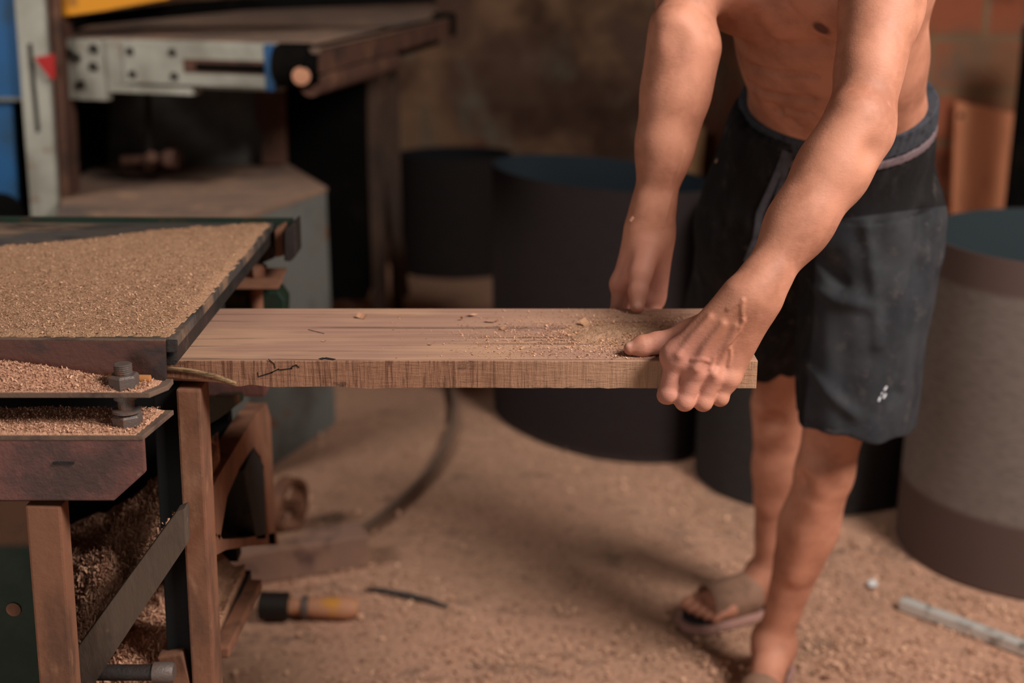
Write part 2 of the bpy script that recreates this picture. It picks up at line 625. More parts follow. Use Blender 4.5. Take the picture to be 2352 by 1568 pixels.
class Sdf:
    """ordered list of (op, primitive, blend): 'u' join, 's' cut away, 'i' keep inside, 'n' displacement"""
    def __init__(self):
        self.ops = []

    def u(self, prim, k=.01):
        self.ops.append(('u', prim, k))
        return self

    def s(self, prim, k=.01):
        self.ops.append(('s', prim, k))
        return self

    def i(self, prim, k=.003):
        self.ops.append(('i', prim, k))
        return self

    def chain(self, pts, rs, k=.01, f=None, s=1.0):
        for j in range(len(pts) - 1):
            self.u(Cone(pts[j], pts[j + 1], rs[j], rs[j + 1], f, s), k)
        return self

    def line(self, pts, r, k, op='u'):
        if not np.isscalar(r):
            r = np.interp(np.linspace(0, 1, len(pts)), np.linspace(0, 1, len(r)), r)
        self.ops.append((op, Poly(pts, r), k))
        return self

    def ev(self, p, active=None):
        p = np.asarray(p, np.float32)
        v = np.full(len(p), 10.0, np.float32)
        for n, (op, pr, k) in enumerate(self.ops):
            if active is not None and not active[n]:
                continue
            d = pr.d(p)
            if op == 'u':
                h = np.clip(.5 + .5 * (v - d) / k, 0, 1)
                v = v * (1 - h) + d * h - k * h * (1 - h)
            elif op == 's':
                d = -d
                h = np.clip(.5 - .5 * (v - d) / k, 0, 1)
                v = v * (1 - h) + d * h + k * h * (1 - h)
            elif op == 'i':
                h = np.clip(.5 - .5 * (v - d) / k, 0, 1)
                v = v * (1 - h) + d * h + k * h * (1 - h)
            else:
                v = v + d
        return v

    def grad(self, p, e=.0015):
        g = np.zeros((len(p), 3))
        for a in range(3):
            o = np.zeros(3)
            o[a] = e
            g[:, a] = self.ev(p + o) - self.ev(p - o)
        return g / (np.linalg.norm(g, axis=1, keepdims=True) + 1e-12)

    def hit(self, px, py, start=1.15, lift=0.0):
        """first point of the surface along a sight line"""
        d = nrm(ray(px, py))
        t = start
        for _ in range(220):
            v = float(self.ev((CAMP + d * t)[None])[0])
            t += max(v, 0.0) * .7
            if v < 2e-4 or t > 5:
                break
        return CAMP + d * (t - lift)

    def mesh(self, lo, hi, h, relax=2):
        lo, hi = np.asarray(lo, float), np.asarray(hi, float)
        B = 14
        nb = np.ceil((hi - lo) / (B * h)).astype(int)
        gi = np.stack(np.meshgrid(*[np.arange(k) for k in nb], indexing='ij'), -1).reshape(-1, 3)
        ctr = (lo + (gi + .5) * B * h).astype(np.float32)
        R = B * h * .87
        vc = self.ev(ctr)
        keep = np.abs(vc) < R * 1.9 + .012
        gi, ctr = gi[keep], ctr[keep]
        act = np.zeros((len(self.ops), len(gi)), bool)
        dmin = np.full(len(gi), 10.0)
        ds = []
        for op, pr, k in self.ops:
            d = pr.d(ctr)
            ds.append(d)
            if op == 'u':
                dmin = np.minimum(dmin, d)
        for n, (op, pr, k) in enumerate(self.ops):
            if op == 'u':
                act[n] = ds[n] < dmin + 2 * R * 1.5 + 2 * k
            elif op == 's':
                act[n] = ds[n] < R * 1.6 + 2 * k
            elif op == 'i':
                act[n] = ds[n] > -R * 1.6 - 2 * k
            else:
                act[n] = True
        g = np.arange(B + 1)
        loc = np.stack(np.meshgrid(g, g, g, indexing='ij'), -1).reshape(-1, 3)
        NX = nb * B + 2
        key = lambda q: (q[:, 0].astype(np.int64) * NX[1] + q[:, 1]) * NX[2] + q[:, 2]
        cor = [(0, 0, 0), (1, 0, 0), (0, 1, 0), (1, 1, 0), (0, 0, 1), (1, 0, 1), (0, 1, 1), (1, 1, 1)]
        edges = [(0, 1), (2, 3), (4, 5), (6, 7), (0, 2), (1, 3), (4, 6), (5, 7), (0, 4), (1, 5), (2, 6), (3, 7)]
        VK, VP, QE = [], [], []
        for bi in range(len(gi)):
            base = gi[bi] * B
            P = (lo + (base + loc) * h).astype(np.float32)
            v = self.ev(P, act[:, bi]).reshape(B + 1, B + 1, B + 1)
            sg = v < 0
            if sg.all() or not sg.any():
                continue
            c8 = [sg[a:B + a, b:B + b, c:B + c] for a, b, c in cor]
            cnt = sum(c.astype(np.int8) for c in c8)
            cells = np.argwhere((cnt > 0) & (cnt < 8))
            val = np.stack([v[cells[:, 0] + a, cells[:, 1] + b, cells[:, 2] + c] for a, b, c in cor], 1)
            acc = np.zeros((len(cells), 3))
            num = np.zeros(len(cells))
            for e0, e1 in edges:
                a, b = val[:, e0], val[:, e1]
                cr = (a < 0) != (b < 0)
                t = np.where(cr, a / np.where(cr, a - b, 1), 0)
                p0, p1 = np.array(cor[e0]), np.array(cor[e1])
                acc += cr[:, None] * (p0 + t[:, None] * (p1 - p0))
                num += cr
            VK.append(key(base + cells))
            VP.append(lo + (base + cells + acc / num[:, None]) * h)
            for ax in range(3):
                sl0 = [slice(0, B)] * 3
                sl1 = [slice(0, B)] * 3
                sl1[ax] = slice(1, B + 1)
                a, b = sg[tuple(sl0)], sg[tuple(sl1)]
                e = np.argwhere(a != b)
                if len(e):
                    QE.append(np.concatenate([base + e, np.full((len(e), 1), ax), a[tuple(e.T)][:, None].astype(int)], 1))
        VK, VP, QE = np.concatenate(VK), np.concatenate(VP), np.concatenate(QE)
        o = np.argsort(VK)
        VK, VP = VK[o], VP[o]
        F = []
        for ax in range(3):
            q = QE[QE[:, 3] == ax]
            u, w = (ax + 1) % 3, (ax + 2) % 3
            ids = []
            good = np.ones(len(q), bool)
            for du, dw in ((0, 0), (-1, 0), (-1, -1), (0, -1)):
                c = q[:, :3].copy()
                c[:, u] += du
                c[:, w] += dw
                good &= (c >= 0).all(1)
                kk = key(c)
                j = np.clip(np.searchsorted(VK, kk), 0, len(VK) - 1)
                good &= VK[j] == kk
                ids.append(j)
            f = np.stack(ids, 1)
            flip = q[:, 4] == 0
            f[flip] = f[flip][:, ::-1]
            F.append(f[good])
        F = np.concatenate(F)
        # pull the vertices onto a fair surface
        for _ in range(relax):
            acc = np.zeros_like(VP)
            num = np.zeros(len(VP))
            for a, b in ((0, 1), (1, 2), (2, 3), (3, 0)):
                np.add.at(acc, F[:, a], VP[F[:, b]])
                np.add.at(acc, F[:, b], VP[F[:, a]])
                np.add.at(num, F[:, a], 1)
                np.add.at(num, F[:, b], 1)
            VP = VP + .45 * (acc / np.maximum(num, 1)[:, None] - VP)
        return VP, F

# ---------------------------------------------------------------- the man catching the board
A = lambda *v: np.array(v, float)
LFT = A(.8, -.6, 0)              # towards his left
FWD = A(-.6, -.8, 0)             # the way he faces
pel, wst, rib, chs, upc = A(.525, 2.14, .97), A(.51, 2.07, 1.09), A(.470, 1.97, 1.20), A(.432, 1.885, 1.30), A(.395, 1.82, 1.40)
nck = A(.375, 1.755, 1.475)
hipL, hipR = A(.595, 2.11, .90), A(.475, 2.20, .90)
kneL, ankL = A(.547, 2.12, .462), A(.493, 2.185, .094)
kneR, ankR = A(.520, 2.40, .475), A(.535, 2.47, .09)
shL, elL, wrL = A(.488, 1.73, 1.385), A(.417, 1.577, 1.134), A(.280, 1.487, .944)
shR, elR, wrR = A(.252, 1.94, 1.42), A(.232, 1.79, 1.215), A(.190, 1.775, .972)

body = Sdf()


def limb_torso(a, b, ra, rb, s, k):
    f = np.cross(LFT, b - a)
    body.u(Cone(a, b, ra, rb, f, s), k)


limb_torso(pel, wst, .140, .130, .70, .03)
limb_torso(wst, rib, .130, .132, .72, .04)
limb_torso(rib, chs, .132, .136, .74, .04)
limb_torso(chs, upc, .136, .115, .72, .04)
UP = nrm(chs - wst)
FN = nrm(np.cross(LFT, UP))
if FN @ FWD < 0:
    FN = -FN
AX = np.array([LFT, FN, UP])
# shoulder girdle, chest muscles, back
for sh, sg in ((shL, 1), (shR, -1)):
    body.u(Cone(upc + LFT * sg * .05 - FN * .02, sh, .062, .056), .045)
    body.u(Ball(chs + LFT * sg * .078 + FN * .085 + UP * .035, (.082, .036, .058), AX), .022)
    body.u(Ball(chs + LFT * sg * .082 - FN * .05 + UP * .02, (.06, .05, .10), AX), .04)
    body.u(Cone(nck - UP * .01, sh + A(0, 0, .02), .045, .03), .05)
# neck and head
hd = nck + A(-.085, -.115, .135)
HF = nrm(A(-.62, -.62, -.48))
HU = nrm(np.cross(HF, LFT))
if HU[2] < 0:
    HU = -HU
HAX = np.array([LFT, HF, HU])
body.u(Cone(nck - UP * .03, hd - HU * .05 - HF * .02, .058, .054), .04)
body.u(Ball(hd + HU * .03, (.074, .094, .098), HAX), .03)
body.u(Ball(hd + HF * .030 - HU * .055, (.056, .062, .060), HAX), .03)
body.u(Ball(hd + HF * .060 - HU * .092, (.026, .022, .018), HAX), .02)
body.u(Cone(hd + HF * .093 + HU * .008, hd + HF * .108 - HU * .028, .009, .013), .012)
for sg in (-1, 1):
    body.u(Ball(hd + LFT * sg * .017 + HF * .096 - HU * .030, .009), .006)
    body.s(Ball(hd + LFT * sg * .032 + HF * .094 + HU * .010, (.017, .013, .012), HAX), .012)
    body.u(Ball(hd + LFT * sg * .032 + HF * .077 + HU * .010, (.014, .012, .012), HAX), .002)
    body.u(Ball(hd + LFT * sg * .075 - HF * .004 - HU * .002, (.009, .018, .030), HAX), .006)
    body.u(Ball(hd + LFT * sg * .035 + HF * .060 - HU * .022, (.024, .020, .018), HAX), .02)
body.u(Ball(hd + HF * .088 - HU * .060, (.024, .010, .006), HAX), .006)
body.u(Ball(hd + HF * .086 - HU * .071, (.021, .010, .006), HAX), .005)

# legs
for hip, kn, an, k in ((hipL, kneL, ankL, 1), (hipR, kneR, ankR, -1)):
    body.u(Cone(hip, kn, .080, .046), .035)
    sh_ = an - kn
    L = np.linalg.norm(sh_)
    back = nrm(A(.35, .9, 0) if k == 1 else A(.75, .5, 0))
    body.u(Cone(kn, kn + sh_ * .32 + back * .012, .044, .047), .03)
    body.u(Cone(kn + sh_ * .32 + back * .012, an, .047, .029), .03)
    body.u(Cone(kn + sh_ * .16 + back * .026, kn + sh_ * .50 + back * .012, .036, .030), .035)
    body.u(Ball(kn - back * .030 - sh_ / L * -.0 + A(0, 0, .005), (.030, .024, .034)), .022)     # knee cap
    body.u(Cone(kn - back * .032 + sh_ * .14, kn - back * .020 + sh_ * .55, .016, .010), .03)    # shin
    body.s(Ball(kn - back * .058 + sh_ * .02 + LFT * .035, .012), .03)
    body.s(Ball(kn - back * .058 + sh_ * .02 - LFT * .035, .012), .03)
    body.u(Ball(an + LFT * .028, .012), .018)
    body.u(Ball(an - LFT * .028 + A(0, 0, .006), .012), .018)


def foot(an, toe_dir, side, z0, short=0.0):
    d = nrm(toe_dir)
    w = np.cross(A(0, 0, 1), d)
    heel = an - d * .045
    heel[2] = z0 + .030
    ball = an + d * (.130 - short)
    ball[2] = z0 + .024
    body.u(Cone(an, heel + d * .015, .032, .029), .03)
    body.u(Ball(heel, .030), .02)
    body.u(Cone(an + d * .02 - A(0, 0, .018), ball, .034, .026, A(0, 0, 1), .9), .03)
    body.u(Cone(ball - w * .024, ball + w * .024, .023, .023, A(0, 0, 1), .95), .02)
    body.u(Cone(heel, ball - A(0, 0, .002), .028, .026), .02)
    for i, (o, l, r) in enumerate(((-.036, .062, .0125), (-.013, .064, .0098), (.006, .058, .0092), (.023, .050, .0088), (.038, .040, .0085))):
        o *= side
        a = ball + w * o + d * .012 - A(0, 0, .004)
        m = ball + w * o * 1.05 + d * (l * .6) - A(0, 0, .004)
        e = ball + w * o * 1.08 + d * l - A(0, 0, .012)
        body.u(Cone(a, m, r, r * .95), .008 if i else .012)
        body.u(Cone(m, e, r * .95, r), .003)
    return heel, ball, d, w


footL = foot(ankL, A(-.35, -.94, 0), -1, .016)
footR = foot(ankR, A(-.93, -.37, 0), 1, .020, .022)


# arms: (shoulder, elbow, wrist), widths in metres
def arm(sh, el, wr, side, flatdir):
    ua = el - sh
    fa = wr - el
    out = nrm(np.cross(ua, fa)) if side > 0 else nrm(np.cross(fa, ua))
    body.u(Ball(sh, .060), .04)
    body.u(Cone(sh, sh + ua * .45, .050, .045), .03)
    body.u(Cone(sh + ua * .45, el, .045, .0365), .03)
    body.u(Cone(el, el + fa * .24, .0365, .0385), .03)
    body.u(Cone(el + fa * .24, el + fa * .55, .0385, .0350), .03)
    body.u(Cone(el + fa * .55, el + fa * .90, .0350, .0290, flatdir, .88), .03)
    body.u(Cone(el + fa * .90, wr, 0.0290, .0285, flatdir, .82), .02)


FLL = nrm(A(.25, -.75, -.62))      # normal of the back of the left hand
arm(shL, elL, wrL, 1, FLL)
arm(shR, elR, wrR, -1, nrm(A(-.55, .8, 0)))
# elbow and muscle accents
body.u(Cone(elL + A(.010, .026, .012), elL + A(-.004, .022, -.030), .016, .013), .025)
body.u(Cone(elL + A(-.012, -.020, .020), elL + (wrL - elL) * .42 + A(-.008, -.012, .006), .022, .020), .03)
body.u(Cone(shL + (elL - shL) * .25 + A(-.014, -.024, .0), shL + (elL - shL) * .70 + A(-.010, -.018, 0), .032, .028), .03)
body.u(Cone(elR + A(-.022, -.014, .03), elR + (wrR - elR) * .45 + A(-.012, -.010, 0), .026, .020), .03)
body.u(Cone(elR + A(.020, .012, -.005), elR + (wrR - elR) * .40 + A(.014, .006, 0), .022, .018), .03)
body.u(Cone(shR + (elR - shR) * .25 + A(-.006, -.026, 0), shR + (elR - shR) * .68 + A(-.004, -.020, 0), .032, .028), .03)

# ---- left hand, clamped on the near edge of the board
mI, mM, mR, mP = A(.1945, 1.479, .8755), A(.2185, 1.474, .8625), A(.2400, 1.476, .8555), A(.2590, 1.481, .8505)
body.u(Cone(wrL, mM + A(0, .004, .004), .0280, .0195, FLL, .72), .02)
body.u(Cone(wrL + A(-.012, 0, .008), mI + A(.002, .006, .004), .0235, .0170, FLL, .80), .015)
body.u(Cone(wrL + A(.010, .004, -.006), mP + A(-.002, .006, .003), .0250, .0160, FLL, .80), .015)
body.u(Cone(mI + A(0, .006, 0), mP + A(0, .006, 0), .0135, .0130), .012)
body.u(Cone(wrL + A(.006, .022, -.020), mP + A(.004, .024, -.002), .019, .013), .02)     # heel of the hand
for m, r in ((mI, .0128), (mM, .0126), (mR, .0118), (mP, .0112)):
    body.u(Ball(m + FLL * .001, r), .008)
for a_, b_ in ((mI, mM), (mM, mR), (mR, mP)):
    body.u(Cone(a_ + A(0, .002, -.010), b_ + A(0, .002, -.010), .0085, .0085), .004)
# thumb
tb = [A(.262, 1.520, .918), A(.216, 1.529, .890), A(.1770, 1.526, .8815), A(.1440, 1.519, .8765)]
body.u(Cone(tb[0], tb[1], .021, .0165), .02)
body.u(Cone(mI + A(.004, .012, .002), tb[1], .013, .0125), .02)
body.u(Cone(tb[1], tb[2], .0138, .0132), .008)
body.u(Cone(tb[2], tb[2] * .45 + tb[3] * .55, .0132, .0126), .005)
body.u(Cone(tb[2] * .45 + tb[3] * .55, tb[3], .0126, .0080), .006)
# four fingers: knuckle, middle joint below the edge, then under the board
BT, BB = .867, .834
for m, pp, w, r0, r1 in ((mI, A(.1865, 1.4785, .8325), .001, .0122, .0112), (mM, A(.2065, 1.4735, .8255), 0, .0122, .0112),
                         (mR, A(.2290, 1.4760, .8235), .001, .0114, .0105), (mP, A(.2500, 1.4815, .8270), .002, .0104, .0096)):
    f = Sdf()
    pip = pp
    dip = pp + A(w, .024, -.001)
    dip[2] = BB - r1 - .0005
    tip = dip + A(w, .019, .0008)
    body.u(Cone(m, pip, r0, r1), .0035)
    body.u(Cone(pip, dip, r1, r1 * .95), .003)
    body.u(Cone(dip, tip, r1 * .95, r1 * .85), .003)
    body.u(Ball(pip + A(0, -.002, 0), r1 * 1.05), .004)

# ---- right hand behind the far edge, thumb on top
nI, nM, nR, nP = A(.1530, 1.768, .893), A(.1700, 1.780, .868), A(.1850, 1.784, .862), A(.1975, 1.783, .866)
PN = nrm(np.cross(nP - nI, nI - wrR))
body.u(Cone(wrR, nM, .0265, .019, PN, .74), .02)
body.u(Cone(wrR + A(.014, -.006, -.018), nP + A(.003, -.002, .012), .0175, .0155), .02)
body.u(Cone(wrR + A(-.014, -.004, -.005), nI, .018, .0145), .015)
body.u(Cone(wrR + A(.012, .004, -.004), nP, .0195, .0155), .015)
body.u(Cone(nI, nP, .0145, .0140), .012)
for m, pp, r0 in ((nI, A(.1490, 1.760, .856), .0118), (nM, A(.1690, 1.763, .840), .0118), (nR, A(.1850, 1.763, .838), .0116), (nP, A(.1990, 1.761, .842), .0106)):
    dip = A(pp[0] + .002, 1.7485, BB - .006)
    tip = A(pp[0] + .006, 1.722, BB - r0 * .85 - .0005)
    body.u(Cone(m, pp, r0 * 1.1, r0), .004)
    body.u(Cone(pp, dip, r0, r0 * .93), .003)
    body.u(Cone(dip, tip, r0 * .93, r0 * .82), .003)
ub = [A(.186, 1.757, .946), A(.1760, 1.735, .917), A(.1720, 1.7230, .8950), A(.1705, 1.7115, .8770)]
body.u(Cone(ub[0], ub[1], .0205, .0160), .012)
body.u(Cone(ub[1], ub[2], .0145, .0132), .008)
body.u(Cone(ub[2], ub[3], .0132, .0100), .005)
body.u(Cone(ub[1] + A(0, .012, 0), nI + A(.004, 0, .004), .010, .011), .012)


# ---- surface details laid on the skin along sight lines
def on(sd, pts, lift=0.0, start=1.15, step=15.0):
    out = []
    for (xa, ya), (xb, yb) in zip(pts[:-1], pts[1:]):
        m = max(1, int(math.hypot(xb - xa, yb - ya) / step))
        out += [sd.hit(xa + (xb - xa) * k / m, ya + (yb - ya) * k / m, start, lift) for k in range(m)]
    return out + [sd.hit(*pts[-1], start, lift)]


veins = [
    ([(1706, 688), (1704, 712), (1707, 738)], .0010, -.0006),
    ([(1707, 734), (1697, 760), (1680, 783), (1655, 803), (1640, 820), (1630, 845)], .0016, .0002),
    ([(1590, 826), (1612, 824), (1630, 830), (1640, 820)], .0007, -.0006),
    ([(1676, 800), (1678, 818), (1674, 838)], .0010, -.0004),
    ([(1706, 690), (1688, 700), (1672, 710)], .0009, -.0004),
    ([(1524, 520), (1536, 470), (1552, 410), (1572, 350)], .0012, -.0004),
]
navel = body.hit(1786, 258)
nipL = body.hit(1886, 66)
creases = [on(body, [(1715, 190), (1760, 212), (1820, 222), (1868, 224)], -.006), on(body, [(1770, 240), (1830, 256), (1862, 258)], -.006),
           on(body, [(1720, 150), (1790, 166), (1870, 172)], -.006), on(body, [(1715, 45), (1745, 92), (1790, 112), (1850, 112), (1885, 104)]),
           on(body, [(1815, 275), (1830, 285)], -.006)]
tendon = [on(body, [(1598, 845), (1620, 800), (1660, 745)]), on(body, [(1640, 858), (1665, 805), (1690, 750)]), on(body, [(1560, 815), (1590, 775), (1630, 730)])]
for pts in tendon:
    body.line(pts, [.0028, .0024, .0012], .009)
vein_pts = [(on(body, p, lf, step=8.0), r) for p, r, lf in veins]
for pts, r in vein_pts:
    body.line(pts, r, .0040)
body.s(Ball(navel, (.009, .012, .010)), .006)
for i, c in enumerate(creases):
    body.line(c, .0016 if i != 3 else .004, .015 if i != 3 else .03, 's')
body.u(Ball(nipL - FN * .002, .0055), .003)
dm_ = body.hit(2012, 350)
body.s(Ball(dm_ + nrm(CAMP - dm_) * .012, .008), .022)
dm_ = body.hit(1556, 92)
body.s(Ball(dm_ + nrm(CAMP - dm_) * .015, .009), .026)
# nails
nailL = tb[3] + A(-.001, -.002, .0065)
nailR = body.hit(1466, 700)

BV, BF = body.mesh((.08, 1.38, -.01), (.80, 2.62, 1.76), .0020, 2)
# bring the hands exactly onto the modelled surface so that veins and knuckles stay crisp
for _ in range(2):
    hm = (BV[:, 1] < 1.86) & (BV[:, 2] < 1.10) & (BV[:, 2] > .79)
    q = BV[hm]
    BV[hm] = q - np.clip(body.ev(q), -.0025, .0025)[:, None] * body.grad(q, .0008)

person_base = (.50, 2.33, 0.0)
t = NT('skin')
v = t.coord()
n1 = t.noise(v, 14, 4, .6)
n2 = t.noise(v, 55, 3, .6)
n3 = t.noise(v, 420, 2, .6)
pb = np.array(person_base)
c = t.mix(rgb(184, 125, 99), rgb(152, 98, 75), t.ramp(n1, .35, .70))
c = t.mix(c, rgb(196, 130, 112), t.math('MULTIPLY', t.ramp(n2, .52, .75), .35))
pink = t.math('MULTIPLY', t.math('ADD', t.near(A(.20, 1.49, .86) - pb, .02, .09), t.near(A(.18, 1.76, .90) - pb, .02, .09)), .45)
c = t.mix(c, rgb(206, 142, 126), pink)
c = t.mix(c, rgb(74, 42, 34), t.math('MULTIPLY', t.near(nipL - pb, .008, .017), .9))
c = t.mix(c, rgb(96, 54, 40), t.math('MULTIPLY', t.near(navel - pb, .004, .011), .6))
for p in (nailL, nailR):
    c = t.mix(c, rgb(212, 166, 150), t.math('MULTIPLY', t.near(p - pb, .003, .007), .45))
# dust and grime worn into the skin
c = t.mix(c, rgb(122, 84, 62), t.math('MULTIPLY', t.ramp(t.noise(t.coord(loc=(4, 2, 1)), 24, 5, .7), .58, .80), .35))
t.base(c)
t.bump(t.math('ADD', t.math('MULTIPLY', n3, .5), t.math('MULTIPLY', t.noise(t.coord((1, 1, 2.2)), 160, 3), .8)), .18, .002)
t.b.inputs['Subsurface Weight'].default_value = .12
t.b.inputs['Subsurface Radius'].default_value = (1.0, .35, .2)
t.b.inputs['Subsurface Scale'].default_value = .006
M_skin = t.done(.62, 0, .32)

person = np_mesh('person', BV, BF, M_skin, None, person_base)
tag(person, 'bare-chested person in dark shorts leaning over to grip the wooden board with both hands', 'person')

# hair: a short dark cap on the skull
hair = Sdf()
hair.u(Ball(hd + HU * .045 - HF * .012, (.080, .098, .094), HAX), .01)
hair.i(Plane(hd + HF * .052, nrm(HF * 1.0 - HU * .75)), .01)
hair.i(Plane(hd - HU * .02, -nrm(HU + HF * -.75)), .01)
hv, hf = hair.mesh(hd - .16, hd + .18, .004, 1)
np_mesh('hair', hv, hf, simple('hair_black', rgb(22, 17, 14), .6, 0, [(rgb(44, 34, 28), 90, .5, .7, (1, 1, 1))], (260, .6)), person)

# ---------------------------------------------------------------- his shorts
# plane of the waistband: low in front, high on the flanks
w0, w1, w2 = at_y(1850, 346, 1.97), at_y(1692, 192, 2.17), at_y(2150, 250, 1.995)
WN = nrm(np.cross(w1 - w0, w2 - w0))
if WN[2] < 0:
    WN = -WN
hemL = A(.580, 2.075, .575)
hemR = A(.452, 2.365, .650)
axL = nrm(hemL - hipL)
axR = nrm(hemR - hipR)
sho = Sdf()
f_ = np.cross(LFT, wst - pel)
sho.u(Cone(pel - A(0, 0, .02), wst + A(0, 0, .02), .170, .153, f_, .76), .02)
sho.u(Cone(hipL + A(-.005, -.01, .01), hemL + axL * .08, .112, .094, nrm(A(.55, .83, 0)), 1.0), .035)
sho.u(Cone(hipR + A(-.018, -.015, .02), hemR + axR * .08, .124, .126), .035)
sho.u(Cone(wst - LFT * .06 + A(-.035, 0, -.06), hipR + A(-.06, -.02, -.02), .085, .10), .05)
sho.u(Cone(hipL + A(.015, .03, -.02), hemL + A(.010, .030, .05), .100, .076), .03)
sho.s(Cone((hipL + hipR) / 2 + A(-.02, -.03, -.24), (hemL + hemR) / 2 + A(-.02, -.03, -.12), .006, .020), .03)
# cut the top along the waist and the hems
sho.i(Plane((w0 + w1 + w2) / 3 + WN * -.004, WN), .004)


class Hem:
    """everything above either hem plane, chosen by which leg is nearer"""
    def d(self, p):
        dl = (p - hemL.astype(np.float32)) @ nrm(axL + A(0, .10, .05)).astype(np.float32)
        dr = (p - hemR.astype(np.float32)) @ axR.astype(np.float32)
        sel = (p - ((hemL + hemR) / 2).astype(np.float32)) @ nrm(hemL - hemR).astype(np.float32)
        return np.where(sel > 0, dl, dr)


sho.i(Hem(), .003)
# hollow inside each leg opening
sho.s(Cone(hemL - axL * .10, hemL + axL * .06, .084, .086), .004)
sho.s(Cone(hemR - axR * .10, hemR + axR * .06, .108, .118), .004)


class Folds:
    """soft drape: long folds falling down the cloth, fading towards the waist"""
    def d(self, p):
        q = p - np.array([.53, 2.15, .8], np.float32)
        ang = np.arctan2(q @ LFT.astype(np.float32), -(q @ FWD.astype(np.float32)))
        z = p[:, 2]
        w = np.clip((1.04 - z) / .30, 0, 1)
        a = .0026 * np.sin(ang * 9 + z * 7 + 1.2 * np.sin(z * 11)) + .0018 * np.sin(ang * 17 - z * 16 + 2.0)
        g = .0012 * np.sin(ang * 60 + 3 * np.sin(z * 30)) * np.clip((z - .98) / .06, 0, 1)
        x = p @ np.array([.7, -.2, .68], np.float32)
        c = .0016 * np.sin(x * 75 + 2 * np.sin(z * 14)) * np.clip(1 - np.abs(z - .86) / .14, 0, 1)
        return (a * w + g + c).astype(np.float32)


sho.ops.append(('n', Folds(), 0))
ridge = [([(1935, 380), (1890, 470), (1850, 560), (1815, 640), (1790, 700)], .008, .022, 's'),
         ([(1830, 360), (1780, 470), (1745, 600), (1700, 690)], .007, .022, 's'),
         ([(1880, 590), (1905, 620), (1935, 650)], .005, .02, 's'),
         ([(1870, 660), (1920, 690), (1990, 700)], .003, .022, 'u'),
         ([(2120, 500), (2105, 640), (2080, 780), (2060, 900)], .006, .025, 's'),
         ([(1990, 520), (2010, 650), (2015, 790)], .003, .022, 'u'),
         ([(1850, 830), (1900, 900), (1960, 950)], .003, .022, 'u'),
         ([(1700, 260), (1690, 400), (1660, 540)], .003, .022, 'u')]
rp = [(on(sho, p, -.002 if op == 's' else .001), r, k, op) for p, r, k, op in ridge]
for pts, r, k, op in rp:
    sho.line(pts, r * .6, k, op)
# stitched hem lines and the seam of the lower panel
seam = on(sho, [(1905, 506), (1960, 514), (2010, 515), (2060, 508), (2110, 494), (2160, 474)], 0)
hemline = on(sho, [(1842, 968), (1880, 984), (1920, 988), (1960, 982), (1992, 972)], 0)
sho.line(seam, .0012, .003, 's')
sho.line(hemline, .0010, .003, 's')
SV, SF = sho.mesh((.25, 1.86, .40), (.80, 2.60, 1.18), .0030, 2)

t = NT('shorts_cloth')
seam_n = nrm(np.cross(seam[-1] - seam[0], ray(2030, 500)))
if seam_n[2] < 0:
    seam_n = -seam_n
so = float(seam[0] @ seam_n) - float(pb @ seam_n)
sl = float(A(.53, 2.10, .8) @ LFT) - float(pb @ LFT)
lower = t.math('MULTIPLY', t.axis(seam_n, so, .0008, -.0008), t.axis(LFT, sl, -.002, .004))
blk = t.mix(rgb(20, 18, 18), rgb(32, 29, 29), t.ramp(t.noise(t.coord((1, 1, .35)), 34, 4), .45, .7))
slate = t.mix(rgb(52, 52, 54), rgb(40, 40, 43), t.ramp(t.noise(t.coord(), 17, 4), .4, .65))
slate = t.mix(slate, rgb(38, 40, 47), t.math('MULTIPLY', t.ramp(t.noise(t.coord(loc=(3, 0, 2)), 11, 3), .52, .66), .4))
c = t.mix(blk, slate, lower)
dust = t.math('MULTIPLY', t.ramp(t.noise(t.coord(loc=(1, 5, 2)), 26, 6, .72), .54, .78), .45)
c = t.mix(c, rgb(98, 88, 82), dust)
c = t.mix(c, rgb(150, 128, 112), t.math('MULTIPLY', t.ramp(t.noise(t.coord(loc=(7, 1, 2)), 95, 3, .6), .70, .80), .4))
t.base(c)
t.bump(t.math('ADD', t.noise(t.coord(), 900, 2), t.math('MULTIPLY', t.noise(t.coord((1, 1, .5)), 60, 4), 1.5)), .22, .002)
M_shorts = t.done(.85, 0, .2)
shorts = np_mesh('shorts', SV, SF, M_shorts, person)
shorts['label'] = 'black and slate grey knee length shorts dusted with sawdust'


# gathered elastic waistband with a mauve stripe under it
class Band:
    def __init__(self, lo, hi, grow, ripple):
        self.lo, self.hi, self.g, self.rp = lo, hi, grow, ripple
        self.o = float(((w0 + w1 + w2) / 3) @ WN)

    def d(self, p):
        b = Cone(pel - A(0, 0, .02), wst + A(0, 0, .02), .170, .153, f_, .76).d(p)
        z = p @ WN.astype(np.float32) - self.o
        q = p - np.array([.52, 2.10, 1.05], np.float32)
        ang = np.arctan2(q @ LFT.astype(np.float32), q @ FWD.astype(np.float32))
        b = b - self.g - self.rp * np.sin(ang * 80 + .5 * np.sin(z * 130))
        return np.maximum(b, np.maximum(self.lo - z, z - self.hi))


for nm, lo, hi, gr, ri, mt in (('waistband', -.030, .006, .0026, .0009, simple('elastic_slate', rgb(50, 51, 57), .85, 0, [(rgb(32, 32, 37), 80, .45, .7, (1, 1, 1))], (700, .4))),
                               ('stripe', -.046, -.032, .0024, .0004, simple('stripe_mauve', rgb(104, 86, 88), .85, 0, [(rgb(80, 66, 68), 60, .5, .7, (1, 1, 1))], (700, .4)))):
    bs = Sdf()
    bs.u(Band(lo, hi, gr, ri), .001)
    cc = (w0 + w1 + w2) / 3
    wv, wf = bs.mesh((.27, 1.85, .93), (.78, 2.35, 1.20), .0024, 1)
    wb = np_mesh(nm, wv, wf, mt, shorts)
wb['label'] = 'mauve stripe running under the waistband'
